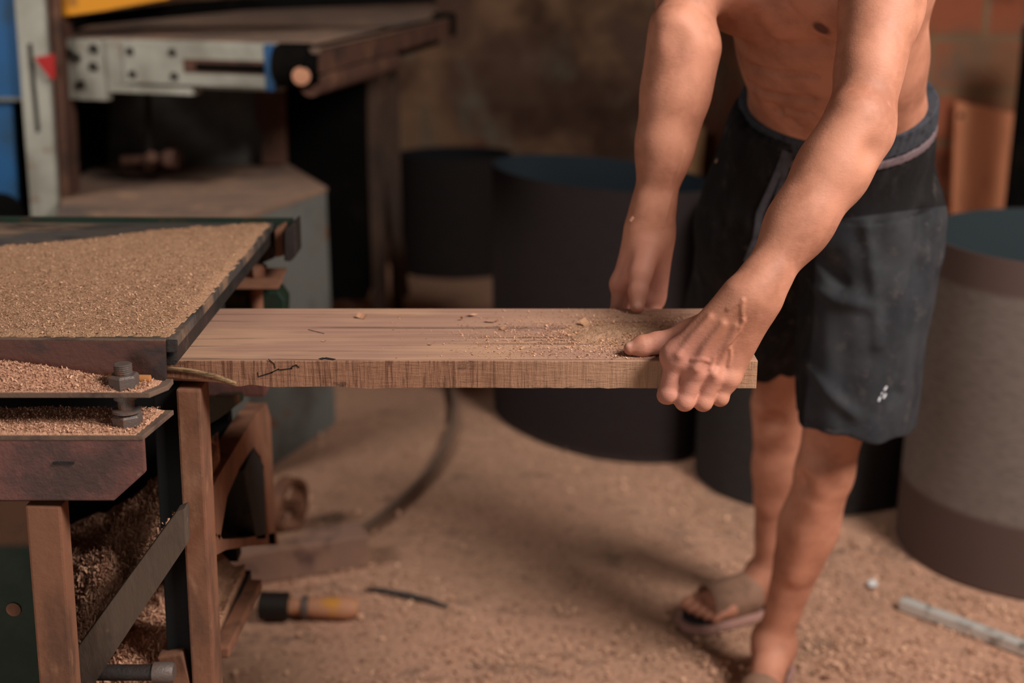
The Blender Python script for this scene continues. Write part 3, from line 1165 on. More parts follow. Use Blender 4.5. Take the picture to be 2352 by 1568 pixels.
# drawstring: two flat tapes hanging from the front of the band
M_tape = simple('drawstring_grey', rgb(66, 64, 70), .85, 0, [(rgb(46, 44, 48), 70, .45, .7, (1, 1, 1))], (600, .4))
for path in ([(1806, 346), (1790, 390), (1768, 440), (1745, 490), (1738, 545), (1716, 600)], [(1815, 350), (1802, 400), (1786, 455), (1770, 500), (1752, 560), (1745, 600)]):
    P = on(sho, path, .003)
    mb = MB()
    for a, b in zip(P[:-1], P[1:]):
        n = sho.grad(np.array([a]))[0]
        mb.bar(a, b + (b - a) * .04, .011, .002, up=n)
    mb.build('drawstring', M_tape, shorts, smooth=40)
# the small white mark printed near the hem
M_white = simple('print_white', rgb(205, 205, 208), .7)
mb = MB()
for seg_, w in (([(2037, 887), (2031, 896)], .0030), ([(2027, 901), (2025, 906)], .0022), ([(2035, 904), (2029, 914)], .0030), ([(2022, 911), (2018, 921)], .0028)):
    P = on(sho, seg_, .0012, step=999)
    mb.bar(P[0], P[1], w, .0010, up=sho.grad(np.array([P[0]]))[0])
mb.build('printed_mark', M_white, shorts)['label'] = 'small white printed mark near the hem'

# slide sandals
M_sole = simple('sandal_sole', rgb(150, 112, 100), .8, 0, [(rgb(110, 80, 68), 40, .5, .7, (1, 1, 1))], (200, .4))
M_insole = simple('sandal_insole', rgb(24, 22, 23), .8, 0, [(rgb(60, 48, 42), 60, .6, .8, (1, 1, 1))], (300, .4))
M_strap = simple('sandal_strap', rgb(132, 98, 78), .8, 0, [(rgb(104, 76, 58), 30, .45, .7, (1, 1, 1))], (220, .4))
for (heel, ball, d, w), side in ((footL, -1), (footR, 1)):
    sole = Sdf()
    a, b = heel + d * .0, ball + d * (.050 if side > 0 else .035)
    a[2] = b[2] = .006
    sole.u(Cone(a, a * .5 + b * .5, .038, .037), .01).u(Cone(a * .5 + b * .5, b, .037, .050), .01)
    sole.i(Plane((0, 0, .020 if side > 0 else .016), (0, 0, 1)), .004).i(Plane((0, 0, .0005), (0, 0, -1)), .003)
    lo, hi = np.minimum(a, b) - .08, np.maximum(a, b) + .08
    v_, f2 = sole.mesh(lo, hi, .003, 1)
    sandal = np_mesh('sandal', v_, f2, M_sole, person)
    ins = Sdf()
    z1 = .0215 if side > 0 else .0175
    ins.u(Cone(a, a * .5 + b * .5, .030, .029), .01).u(Cone(a * .5 + b * .5, b, .029, .041), .01)
    ins.i(Plane((0, 0, z1), (0, 0, 1)), .001).i(Plane((0, 0, z1 - .006), (0, 0, -1)), .001)
    v_, f2 = ins.mesh(lo, hi, .003, 1)
    np_mesh('insole', v_, f2, M_insole, sandal)
    st = Sdf()
    m0, m1 = ball - d * (.075 if side > 0 else .010) + A(0, 0, .010), ball + d * (.034 if side > 0 else .030) - A(0, 0, .002)
    st.u(Cone(m0, m1, .044, .044), .01)
    st.s(Cone(m0 - d * .05, m1 + d * .05, .038, .038), .002)
    st.i(Plane((0, 0, .006), (0, 0, -1)), .002).i(Plane(m0, -d), .002).i(Plane(m1 + d * .004, d), .002)
    v_, f2 = st.mesh(m0 - .12, m1 + .12, .003, 1)
    np_mesh('strap', v_, f2, M_strap, sandal)

# ---------------------------------------------------------------- the board coming out of the planer
BX0, BX1, BY0, BY1 = -.80, .2965, 1.500, 1.735
BTOP, BBOT = .867, .834
t = NT('planed_board')
v = t.coord((.28, 13, 1))
g = t.noise(v, 6, 5, .62, .6)
g2 = t.noise(t.coord((.25, 30, 30), loc=(2, 0, 1)), 9, 3, .6, .3)
c = t.mix(rgb(168, 130, 110), rgb(146, 110, 92), t.ramp(g2, .40, .62))
c = t.mix(c, rgb(190, 150, 118), t.math('MULTIPLY', t.ramp(t.noise(t.coord((1.2, 4, 1)), 3, 3), .45, .65), .5))
# dark mineral streaks running with the grain
streak = t.math('MULTIPLY', t.ramp(g, .56, .66), .85)
c = t.mix(c, rgb(76, 58, 50), streak)
c = t.mix(c, rgb(130, 84, 70), t.math('MULTIPLY', t.ramp(t.noise(t.coord((1.6, 9, 1), loc=(5, 2, 0)), 5, 4), .60, .72), .4))
t.base(c)
t.bump(t.math('ADD', g2, t.noise(t.coord((4, 60, 1)), 20, 2)), .15, .002)
M_top = t.done(.75, 0, .2)

t = NT('sawn_edge')
v = t.coord((95, 1, 5), rot=(0, .06, 0))
saw = t.noise(v, 3.0, 5, .75, .4)
grain = t.noise(t.coord((7, 1, 60)), 4, 4, .7)
c = t.mix(rgb(150, 108, 84), rgb(104, 70, 54), t.ramp(saw, .46, .64))
c = t.mix(c, rgb(104, 68, 50), t.math('MULTIPLY', t.ramp(grain, .52, .70), .4))
# the end towards the machine is redder and darker, the free end paler
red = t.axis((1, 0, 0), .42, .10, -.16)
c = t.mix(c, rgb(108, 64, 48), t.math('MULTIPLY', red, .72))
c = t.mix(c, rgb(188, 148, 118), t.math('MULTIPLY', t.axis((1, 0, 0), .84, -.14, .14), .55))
c = t.mix(c, rgb(60, 46, 40), t.math('MULTIPLY', t.ramp(t.noise(t.coord((9, 1, 24), loc=(0, 3, 0)), 2.2, 5, .7), .60, .72), .7))
t.base(c)
t.bump(t.math('ADD', saw, grain), .6, .003)
M_edge = t.done(.9, 0, .15)
M_bark = simple('waney_bark', rgb(140, 112, 80), .95, 0, [(rgb(84, 62, 44), 60, .45, .65, (.3, 1, 3))], (120, .8, (.3, 1, 3)))

board_base = (BX0, 1.6, BBOT)
# top face, underside and free end in one mesh with a ragged lower edge on the near side
N = 220
xs = np.linspace(BX0, BX1, N)
px = 1176 + xs / (BY0 * CP + (CAMH - BTOP) * SP) * FPX
low = np.interp(px, [0, 385, 430, 470, 500, 530, 545, 570, 620, 760, 850, 870, 960, 1200, 1500, 1740],
                [.026, .0205, .0225, .0235, .0262, .0310, .0330, .0300, .0335, .0325, .0355, .0350, .0340, .0345, .0348, .0350])
low = low + .0005 * fbm(xs * 60, xs * 0, 5, 4) + np.where((px > 1180) & (px < 1420), .0006 * fbm(xs * 200, xs * 0, 8, 2), 0)
rows_top = [BY1, BY1 - .0008, (BY0 + BY1) / 2, BY0 + .0008, BY0]
V, F = [], []
for i, x in enumerate(xs):
    prof = [(BY1, BBOT), (BY1, BTOP - .0008), (BY1 - .0008, BTOP), (1.66, BTOP), (1.57, BTOP), (BY0 + .0010, BTOP)]
    prof += [(BY0, BTOP - .0010), (BY0, BTOP - low[i] * .5), (BY0, BTOP - low[i]), (BY0 + max(.0005, (.035 - low[i]) * 1.6), BBOT)]
    V += [(x, y, z) for y, z in prof]
K = 10
Fe, Ft = [], []
for i in range(N - 1):
    for k in range(K):
        a, b = i * K + k, i * K + (k + 1) % K
        (Fe if k in (5, 6, 7) else Ft).append((a, b, b + K, a + K))
caps = [tuple(range(K))[::-1], tuple((N - 1) * K + k for k in range(K))]
board = thing('wooden_board', board_base, 'long rough-edged wooden board sticking out of the planer into the hands of the person', 'board')


def sub_mesh(name, faces, mat, extra=()):
    mb = MB()
    used = sorted({i for f in list(faces) + list(extra) for i in f})
    mp = {u: k for k, u in enumerate(used)}
    mb.raw([V[u] for u in used], [[mp[i] for i in f] for f in list(faces) + list(extra)])
    base = origin(board)
    bmesh.ops.translate(mb.bm, verts=mb.bm.verts, vec=Vector(-base))
    me = bpy.data.meshes.new(name)
    mb.bm.to_mesh(me)
    mb.bm.free()
    return new_obj(name, me, board, mat)


sub_mesh('planed_face', Ft, M_top, caps[:1])['label'] = 'planed top face with dark grain streaks'
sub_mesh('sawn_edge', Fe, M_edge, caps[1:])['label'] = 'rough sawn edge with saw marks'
# waney strip under the edge near the machine
mb = MB()
pts = [at_y(x, y, BY0 - .0005) for x, y in ((384, 846), (420, 848), (455, 854), (490, 862), (515, 870), (532, 877), (542, 881))]
for a, b in zip(pts[:-1], pts[1:]):
    mb.bar(a, b + (b - a) * .1, .006, .0045, up=(0, -.2, 1), bev=.001)
mb.build('bark_edge', M_bark, board, smooth=50)['label'] = 'pale waney strip of bark'
# cracks: dark splits with real depth standing in the sawn edge
M_crack = simple('crack_dark', rgb(24, 16, 13), .95)
for path, w in (([(596, 864), (622, 856), (638, 848), (645, 849), (668, 846), (672, 841), (680, 838), (686, 843)], .0013), ([(632, 846), (630, 836), (618, 826)], .0010), ([(594, 866), (592, 856)], .0008)):
    P = [at_y(x, y, BY0 - .0002) for x, y in path]
    mb = MB()
    for a, b in zip(P[:-1], P[1:]):
        mb.bar(a, b + (b - a) * .15, w, .0008, up=(0, -1, 0))
    mb.build('crack', M_crack, board)['label'] = 'dark split in the sawn edge'
mb = MB()
P = [at_z(x, y, BTOP + .0001) for x, y in ((735, 825), (745, 822), (757, 824), (768, 826))]
for a, b in zip(P[:-1], P[1:]):
    mb.bar(a, b, .006, .0006)
mb.build('knot', M_crack, board)['label'] = 'dark knot at the edge'
mb = MB()
P = [at_z(x, y, BTOP + .0001) for x, y in ((708, 757), (728, 762), (744, 766))]
for a, b in zip(P[:-1], P[1:]):
    mb.bar(a, b, .0016, .0006)
mb.build('splinter_mark', M_crack, board)['label'] = 'thin dark splinter mark in the top face'

# sawdust lying on the board
M_bchip = chip_mat('board_dust', [rgb(198, 154, 120), rgb(172, 128, 96), rgb(212, 166, 132), rgb(188, 138, 112), rgb(152, 112, 82)])
n = 26000
x = rng.uniform(-.16, BX1 - .006, n * 3)
y = rng.uniform(BY0 + .006, BY1 - .004, n * 3)
dens = np.clip((x + .10) / .28, 0.03, 1) ** 1.2 * np.exp(-((y - 1.60) / .085) ** 2)
dens *= .35 + .9 * np.clip(fbm(x * 30, y * 40, 21, 3) + .45, 0, 1)
k = rng.random(len(x)) < dens * .62
P = np.stack([x[k], y[k], np.full(k.sum(), BTOP + .0004)], 1)[:n]
PB = P
pile_m = dust_mat('board_pile', rgb(186, 146, 116), rgb(156, 118, 92), rgb(130, 98, 76), 420, .8)
heap_o = heap('sawdust', np.linspace(.02, .285, 140), np.linspace(1.53, 1.70, 90),
              lambda X, Y: BTOP + .0032 * (fbm(X * 40, Y * 40, 4, 3) + .55) + .0018 * fbm(X * 220, Y * 220, 9, 2),
              lambda X, Y: 1.5 * np.clip(1.0 - ((X - .19) / .12) ** 2 - ((Y - 1.615) / .055) ** 2 + .9 * fbm(X * 28, Y * 34, 6, 4), -1, 1),
              BTOP, pile_m, None, (.16, 1.61, BTOP))
tag(heap_o, 'fine yellowish sawdust sprinkled over the top of the wooden board by the hands', 'sawdust', kind='stuff')
chips('loose_dust', PB, (.0008, .0024), M_bchip, heap_o, None, flat=.45, curl=1.6, aspect=.55)
P = np.array([at_z(x, y, BTOP + .0006) for x, y in ((992, 792), (1085, 724), (832, 730), (745, 784), (1060, 735), (1130, 740), (1160, 758), (1255, 762), (1345, 748), (1200, 800))])
chips('curled_chips', P, (.008, .013), M_bchip, heap_o, None, flat=.3, curl=1.6, aspect=.4)
# two stray chips clinging to the figure
for sd_, px_, py_, lab_ in ((body, 1451, 503, 'tiny wood chip clinging to the right wrist of the person'), (sho, 1646, 369, 'tiny pale wood chip stuck to the black hip of the shorts')):
    h_ = sd_.hit(px_, py_, 1.15, .0012)
    g_ = sd_.grad(np.array([h_]))[0]
    mb = MB()
    mb.bar(h_ - A3(.002, 0, .003), h_ + A3(.002, 0, .003), .004, .0022, up=g_, bev=.0006)
    tag(mb.build('wood_chip', M_bchip, None, loc=tuple(h_)), lab_, 'wood chip', 'stray wood chips on the person')

# ---------------------------------------------------------------- thicknessing planer (near left)
M_iron = simple('black_iron', rgb(44, 36, 33), .6, .15, [(rgb(84, 64, 54), 22, .55, .75, (1, 1, 1)), (rgb(27, 29, 25), 9, .5, .66, (1, 1, 1))], (160, .35))
M_redox = simple('red_oxide_iron', rgb(108, 69, 62), .6, .1, [(rgb(72, 52, 48), 9, .50, .70, (1, 1, 1)), (rgb(124, 84, 62), 24, .60, .78, (1, 1, 1)), (rgb(128, 104, 88), 60, .68, .8, (1, 1, 1))], (150, .35))
M_green = simple('dark_green_iron', rgb(24, 44, 32), .5, .1, [(rgb(112, 70, 40), 9, .56, .72, (1, 1, 1)), (rgb(40, 34, 28), 20, .5, .7, (1, 1, 1))], (140, .35))
M_rustpost = simple('rusty_steel', rgb(124, 82, 60), .8, .05, [(rgb(92, 62, 46), 16, .45, .68, (1, 1, .35)), (rgb(146, 106, 80), 30, .55, .75, (1, 1, .4)), (rgb(120, 72, 46), 10, .58, .72, (1, 1, .5))], (70, .25))
M_black = simple('interior_shade_black', rgb(7, 7, 7), .9)  # near-black that colours in the shade inside the machine
M_ledge = simple('dusty_ledge', rgb(104, 82, 68), .8, .05, [(rgb(70, 54, 48), 22, .45, .68, (1, 1, 1))], (120, .3))
M_shadowiron = simple('shaded_iron', rgb(30, 29, 27), .75, .1, [(rgb(50, 42, 36), 30, .55, .75, (1, 1, 1))], (120, .4))  # darker iron, the shade under and inside the planer painted in
M_steel = simple('worn_steel', rgb(98, 86, 80), .5, .3, [(rgb(110, 78, 62), 60, .5, .7, (1, 1, 1))], (300, .3))
M_dirtywood = simple('grey_timber', rgb(104, 82, 64), .85, 0, [(rgb(70, 54, 42), 12, .45, .68, (1, 1, .3)), (rgb(140, 108, 82), 30, .58, .74, (1, 1, .3))], (60, .5, (1, 1, .2)))
M_bed = simple('planer_bed', rgb(84, 78, 74), .5, .35, [(rgb(150, 120, 96), 5, .46, .68, (1, 2.2, 1)), (rgb(54, 50, 48), 12, .5, .7, (.7, 2, 1))], (90, .15))
XE = -.39                                   # right hand end of the machine
ZT = .911
planer = thing('planer_machine', (-.75, 1.75, 0.0), 'old iron thickness planer heaped with sawdust, the board coming out of its end', 'machine')
L0 = -1.25
mb = MB()
mb.box(L0, XE, 1.450, 2.105, ZT - .013, ZT, .002)
mb.build('table_plate', M_bed, planer)
MB().box(L0, XE + .002, 1.446, 1.4505, ZT - .0165, ZT - .002, .0012).build('table_lip', M_iron, planer)
MB().box(L0, XE - .003, 1.452, 2.10, ZT - .034, ZT - .0135, .002).build('under_plate', M_shadowiron, planer)
MB().box(XE - .006, XE - .0005, 1.452, 2.10, ZT - .030, ZT - .0005, .0015).build('end_strip', M_iron, planer)
# near angle iron: web and flange
web = [at_y(x, y, 1.440) for x, y in ((-600, 775), (378, 784), (380, 872), (372, 886), (-600, 882))]
M_web = simple('web_iron', rgb(88, 52, 42), .6, .1, [(rgb(52, 40, 38), 8, .46, .64, (1, 1, 2)), (rgb(112, 74, 56), 30, .58, .76, (1, 1, 1))], (120, .3))
MB().prism(web, (0, .008, 0), .001).build('angle_web', M_web, planer)
MB().prism([web[0], web[1], web[1] + A3(0, .0075, 0), web[0] + A3(0, .0075, 0)], (0, 0, .0012)).build('dust_line', M_ledge, planer)
zf = at_y(300, 914, 1.398)[2]
fl = [(L0, 1.448, zf), (XE - .006, 1.448, zf), (XE - .006, 1.425, zf), (XE - .021, 1.398, zf), (L0, 1.398, zf)]
MB().prism(fl, (0, 0, .0065), .0012).build('angle_flange', M_ledge, planer)
# second beam below it
z2 = at_y(300, 1000, 1.385)[2]
z2b = at_y(100, 1156, 1.385)[2]
xr = at_y(328, 1000, 1.385)[0]
xr2 = at_z(370, 946, z2)
top = [(L0, 1.385, z2), (xr, 1.385, z2), (xr + .014, 1.47, z2), (L0, 1.47, z2)]
MB().prism(top, (0, 0, -.006), .001).build('beam_top_plate', M_ledge, planer)
face = [(L0, 1.386, z2 - .005), (xr, 1.386, z2 - .005), at_y(334, 1085, 1.386), at_y(262, 1150, 1.386), at_y(-600, 1150, 1.386)]
MB().prism(face, (0, .008, 0), .002).build('beam_box', M_redox, planer)
mb = MB()
P = [at_y(x, y, 1.3855) for x, y in ((122, 1060), (170, 1060), (170, 1066), (122, 1066))]
mb.prism(P, (0, -.001, 0))
mb.build('slot', M_shadowiron, planer)


def bolt(cx, cy, zlo, zhi, parent):
    """clamping bolt: two nuts and a threaded shank"""
    b = MB()
    b.tube([(cx, cy, zlo - .01), (cx, cy, zhi + .028)], .0095, 16)
    shank = b.build('bolt', M_steel, parent, smooth=40)
    th = MB()
    for k in range(5):
        th.lathe((cx, cy, zhi + .0175 + k * .0024), (0, 0, 1), [(0, .0094), (.0009, .0106), (.0018, .0094)], 16)
    th.build('thread', M_steel, shank, smooth=30)
    for z in (zhi, zlo):
        m = MB()
        m.lathe((cx, cy, z), (0, 0, 1), [(0, .0160), (.002, .0175), (.014, .0175), (.0165, .0150)], 6)
        m.build('nut', M_steel, shank)
    w = MB()
    w.lathe((cx, cy, zlo + .018), (0, 0, 1), [(0, .010), (.001, .0165), (.004, .0165), (.005, .010)], 20)
    w.lathe((cx, cy, zhi - .014), (0, 0, 1), [(0, .011), (.001, .0135), (.006, .0135), (.007, .011)], 20)
    w.build('washer', M_steel, shank, smooth=30)


bx = at_y(286, 885, 1.416)[0]
bolt(bx, 1.416, z2 - .001, zf + .0065, planer)
# ochre dowel lying behind the nut
ochre = simple('ochre_dowel', rgb(176, 116, 66), .8, 0, [(rgb(140, 88, 48), 30, .5, .7, (1, 1, 1))])
P0, P1 = at_y(250, 872, 1.4325), at_y(346, 882, 1.430)
P0[2] = P1[2] = zf + .0065 + .0052
tag(MB().tube([P0, P1], .0052, 14).build('wooden_peg', ochre, None, smooth=40, loc=tuple(P0)), 'short ochre wooden peg lying behind the big nut on the planer', 'peg')

# far side of the table: rail with its hooked end, flange, bolt and green casting
rail = [at_y(x, y, 2.10) for x, y in ((-400, 497), (672, 503), (672, 520), (-400, 514))]
MB().prism(rail, (0, .012, 0), .001).build('far_rail', M_green, planer)
MB().prism([at_y(x, y, 2.09) for x, y in ((560, 540), (628, 518), (632, 592), (600, 606), (560, 600))], (0, .03, 0), .003).build('far_bracket', M_iron, planer)
MB().prism([at_y(x, y, 2.06) for x, y in ((630, 528), (650, 520), (652, 588), (632, 592))], (0, .05, 0), .003).build('bracket_face', M_rustpost, planer)
MB().prism([at_y(x, y, 2.04) for x, y in ((653, 530), (678, 508), (681, 586), (668, 601), (652, 600))], (0, .055, 0), .003).build('end_block', M_iron, planer)
za = at_y(600, 664, 2.02)[2]
MB().prism([(-.80, 2.02, za), (at_z(640, 664, za)[0], 2.02, za), (at_z(655, 628, za)[0], 2.14, za), (-.80, 2.14, za)], (0, 0, .006), .001).build('far_flange', M_rustpost, planer)
far = MB()
q0, q1 = at_y(586, 606, 2.085), at_y(590, 712, 2.085)
far.tube([q0, q0 * .3 + q1 * .7, q1], [.013, .011, .011], 14)
far.lathe((q0[0], 2.085, za + .006), (0, 0, 1), [(0, .018), (.004, .02), (.016, .02), (.019, .015)], 6)
far.build('far_bolt', M_rustpost, planer, smooth=40)
gc = [at_y(x, y, 2.10) for x, y in ((380, 668), (640, 668), (655, 690), (652, 790), (380, 790))]
MB().prism(gc, (0, .05, 0), .004).build('far_casting', M_green, planer)
# casting under the board, seen below it
MB().prism([at_y(x, y, 1.86) for x, y in ((455, 800), (612, 800), (608, 912), (455, 910))], (0, .04, 0), .003).build('under_casting', M_redox, planer)

# inner back of the machine
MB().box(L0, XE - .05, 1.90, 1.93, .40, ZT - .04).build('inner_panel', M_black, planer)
MB().box(L0, -.60, 1.47, 1.90, .05, .36).build('lower_box', M_shadowiron, planer)
# legs and frame at the working end
p0, p1 = at_y(442, 880, 1.525), at_y(476, 1540, 1.525)
d = (p1 - p0) / (p0[2] - p1[2])
foot_pt = p0 + d * p0[2]
MB().bar(p0, foot_pt, .029, .05, up=(0, 1, 0), bev=.003).build('leg', M_rustpost, planer)
MB().bar(p0 + A3(-.030, .015, .0), foot_pt + A3(-.034, .015, 0), .034, .05, up=(0, 1, 0), bev=.002).build('leg', M_black, planer)  # black post colouring in the shaded inner side of the leg
XF = -.405


def ex(*pts):
    return [at_x(x, y, XF) for x, y in pts]


# cast end frame: outer outline minus an arched opening, built as bands
def band(outer, inner, name, mat=M_rustpost, th=.03):
    mb = MB()
    o, i = ex(*outer), ex(*inner)
    for k in range(len(o) - 1):
        mb.prism([o[k], o[k + 1], i[k + 1], i[k]], (-th, 0, 0))
    bmesh.ops.remove_doubles(mb.bm, verts=mb.bm.verts, dist=1e-5)
    mb.build(name, mat, planer)


band([(466, 1170), (500, 1095), (545, 1020), (585, 955), (612, 925), (622, 960), (628, 1100), (633, 1250)],
     [(505, 1240), (522, 1140), (550, 1075), (575, 1035), (583, 1026), (600, 1050), (608, 1100), (618, 1250)], 'arched_frame')
band([(466, 1290), (520, 1262), (570, 1254), (640, 1250)], [(503, 1225), (512, 1238), (560, 1236), (636, 1222)], 'lower_rail')
MB().prism(ex((560, 1080), (583, 1030), (606, 1066), (612, 1240), (590, 1240), (582, 1200)), (-.10, 0, 0), .002).build('dark_web', M_shadowiron, planer)
band([(462, 905), (520, 915), (560, 900)], [(462, 985), (505, 960), (560, 918)], 'upper_tie', M_green)
# brace down to the near foot
b0, b1 = at_x(585, 1340, XF), at_x(506, 1500, XF - .005)
MB().bar(b0, b1, .016, .024, up=(1, 0, 0), bev=.003).build('brace', M_rustpost, planer)
# near left post and side plate
t = NT('side_plate_paint')
c = t.mix(rgb(22, 38, 28), rgb(34, 50, 36), t.ramp(t.noise(t.coord(), 14, 4), .4, .7))
rust_c = t.mix(rgb(104, 70, 48), rgb(84, 56, 42), t.ramp(t.noise(t.coord(), 20, 4), .4, .7))
edge_n = t.math('ADD', t.axis((0, 0, 1), .655, -.03, .03), t.math('MULTIPLY', t.ramp(t.noise(t.coord(loc=(2, 1, 0)), 9, 5, .7), .5, .75), .8))
c = t.mix(c, rust_c, t.ramp(edge_n, .35, .75))
t.base(c)
M_plate = t.done(.6, .1, .3)
q0, q1 = at_y(108, 1150, 1.405), at_y(139, 1568, 1.405)
d = (q1 - q0) / (q0[2] - q1[2])
MB().bar(q0, q0 + d * q0[2], .041, .03, up=(0, 1, 0), bev=.003).build('leg', M_rustpost, planer)
sp = [at_y(x, y, 1.43) for x, y in ((-500, 1150), (92, 1150), (92, 1290), (100, 1568))]
sp += [A3(sp[-1][0] + .006, 1.43, .02), A3(sp[0][0], 1.43, .02)]
MB().prism(sp, (0, .012, 0), .001).build('side_plate', M_plate, planer)
MB().lathe(at_y(32, 1398, 1.43), (0, -1, 0), [(0, .009), (.002, .009), (.003, .006)], 18).build('plug', M_rustpost, planer, smooth=30)
# plank set on edge across the opening, holding back shavings
e0, e1 = at_y(424, 1196, 1.448), at_y(190, 1530, 1.448)
plank = MB().prism([at_y(x, y, 1.452) for x, y in ((404, 1176), (424, 1168), (428, 1252), (212, 1572), (190, 1640), (140, 1640), (180, 1484))], (0, .022, 0), .0015).build('retaining_plank', simple('dark_timber', rgb(84, 68, 56), .85, 0, [(rgb(56, 46, 38), 12, .45, .68, (1, 1, .6)), (rgb(108, 88, 70), 40, .6, .74, (1, 1, .6))], (60, .4, (1, 1, .3))), planer)
plank['label'] = 'grey diagonal plank holding back the shavings'
# inner shelf carrying the lower heap, drain pipe under it
MB().box(-.60, XE - .025, 1.46, 1.88, .375, .395).build('shelf', M_shadowiron, planer)
pp = at_y(230, 1544, 1.475)
pe = at_y(352, 1544, 1.475)
MB().tube([pp + A3(-.12, 0, 0), pe], .0105, 16).build('pipe', M_iron, planer, smooth=40)
mb = MB()
mb.lathe(pe, (1, 0, 0), [(0, .0105), (.001, .0135), (.024, .0135), (.027, .011)], 20)
mb.build('pipe_collar', M_steel, planer, smooth=40)
MB().prism([at_y(x, y, 1.50) for x, y in ((360, 1510), (418, 1500), (432, 1560), (440, 1600), (372, 1600))], (0, .06, 0), .003).build('corner_bracket', M_rustpost, planer)

# ---- sawdust on the machine
M_fine = dust_mat('table_sawdust', rgb(186, 146, 114), rgb(158, 118, 90), rgb(146, 108, 82), 330, .9)
M_pink = dust_mat('pink_sawdust', rgb(202, 154, 124), rgb(170, 122, 98), rgb(188, 142, 112), 260, .9)
M_shav = dust_mat('shavings_bed', rgb(180, 138, 110), rgb(146, 108, 84), rgb(120, 88, 66), 190, 1.0)
M_tchip = chip_mat('table_chips', [rgb(192, 150, 118), rgb(168, 126, 98), rgb(206, 166, 134), rgb(178, 134, 106), rgb(152, 112, 86)])
M_schip = chip_mat('shaving_chips', [rgb(204, 158, 128), rgb(172, 128, 102), rgb(216, 172, 140), rgb(190, 140, 116), rgb(158, 114, 90)])
bxs, bys = [-1.3, -.90, -.772, -.66, -.585, -.50, -.45, -.395], [1.84, 1.885, 1.925, 1.985, 2.035, 2.075, 2.092, 2.098]


def table_mask(X, Y):
    yb = np.interp(X, bxs, bys) + .012 * fbm(X * 26, Y * 26, 31, 3)
    near = (Y - 1.4545 - .006 * fbm(X * 40, Y * 0, 33, 3)) / .012
    right = (XE - .002 - .006 * np.clip((1.62 - Y) / .15, 0, 1) - .006 * np.abs(fbm(Y * 30, Y * 0, 34, 3)) - X) / .012
    return np.minimum(np.minimum((yb - Y) / .05, near), right) + .35 * fbm(X * 170, Y * 170, 38, 2) - .1


def table_h(X, Y):
    return ZT + .0045 + .0030 * fbm(X * 9, Y * 9, 30, 3) + .0012 * fbm(X * 120, Y * 120, 35, 2)


H = tag(heap('sawdust', np.linspace(L0, XE, 300), np.linspace(1.452, 2.1, 230), table_h, table_mask, ZT, M_fine, None, (-.7, 1.75, ZT)),
    'tan sawdust spread thickly over the black planer table', 'sawdust', kind='stuff')
n = 80000
x, y = rng.uniform(-.86, XE - .002, n), rng.uniform(1.453, 2.1, n)
m = table_mask(x, y)
k = (m > -.15) & (rng.random(n) < np.clip(m + .3, 0, 1) * (.25 + .75 * np.clip((1.95 - y) / .35, .1, 1)))
P = np.stack([x[k], y[k], np.where(m[k] > 0, ZT + (table_h(x[k], y[k]) - ZT) * np.clip(m[k], 0, 1), ZT) + .0002], 1)
chips('loose_chips', P, (.0008, .0027), M_tchip, H, None, flat=.35, curl=1.2, aspect=.45)


def flange_h(X, Y):
    ridge = np.interp(X, [-1.3, -.75, -.62, -.585, -.545, -.505, -.475, -.44, -.41], [.018, .021, .023, .022, .017, .010, .004, .001, .0005])
    s = np.clip((Y - 1.3985) / .028, 0, 1)
    return zf + .0065 + ridge * (s * s * (3 - 2 * s)) * 1.0 + .0016 * np.clip((Y - 1.3985) / .004, 0, 1) + .0010 * fbm(X * 150, Y * 150, 41, 2)


H = tag(heap('sawdust', np.linspace(-1.22, -.405, 440), np.linspace(1.399, 1.4398, 36), flange_h,
         lambda X, Y: np.minimum(np.minimum((Y - 1.3988) / .002, (1.4402 - Y) / .001), (-.408 - np.clip((1.425 - Y), 0, 1) * .55 - X) / .006), zf + .0065, M_pink, None, (-.6, 1.42, zf)),
    'sloping pinkish mound of sawdust on the upper ledge, left of the big nut', 'sawdust', kind='stuff')
n = 17000
x, y = rng.uniform(-.95, -.415, n), rng.uniform(1.4, 1.4395, n)
k = x < -.41 - np.clip(1.425 - y, 0, 1) * .5
P = np.stack([x, y, flange_h(x, y) + .0003], 1)[k]
chips('loose_chips', P, (.0010, .0030), M_schip, H, None, flat=.6, curl=1.2, aspect=.4)


def shelf_h(X, Y):
    return z2 + .0025 + .003 * np.clip(fbm(X * 18, Y * 18, 44, 3) + .3, 0, 1) + .001 * fbm(X * 150, Y * 150, 45, 2)


xe_ = lambda Y: xr + .014 * (Y - 1.385) / .085 - .010
H = tag(heap('sawdust', np.linspace(-1.22, xr + .012, 400), np.linspace(1.386, 1.468, 50), shelf_h,
         lambda X, Y: np.minimum(np.minimum((Y - 1.3862) / .003, (1.4685 - Y) / .003), (xe_(Y) - X) / .012), z2, M_pink, None, (-.6, 1.42, z2)),
    'level layer of sawdust on the lower ledge under the big nut', 'sawdust', kind='stuff')
n = 18000
x, y = rng.uniform(-.95, xr, n), rng.uniform(1.388, 1.466, n)
k = x < xe_(y) + .004
P = np.stack([x, y, shelf_h(x, y) + .0003], 1)[k]
chips('loose_chips', P, (.0010, .0030), M_schip, H, None, flat=.6, curl=1.2, aspect=.4)

# big heap of curled shavings behind the diagonal plank
sl = (e0[2] - e1[2]) / (e0[0] - e1[0])


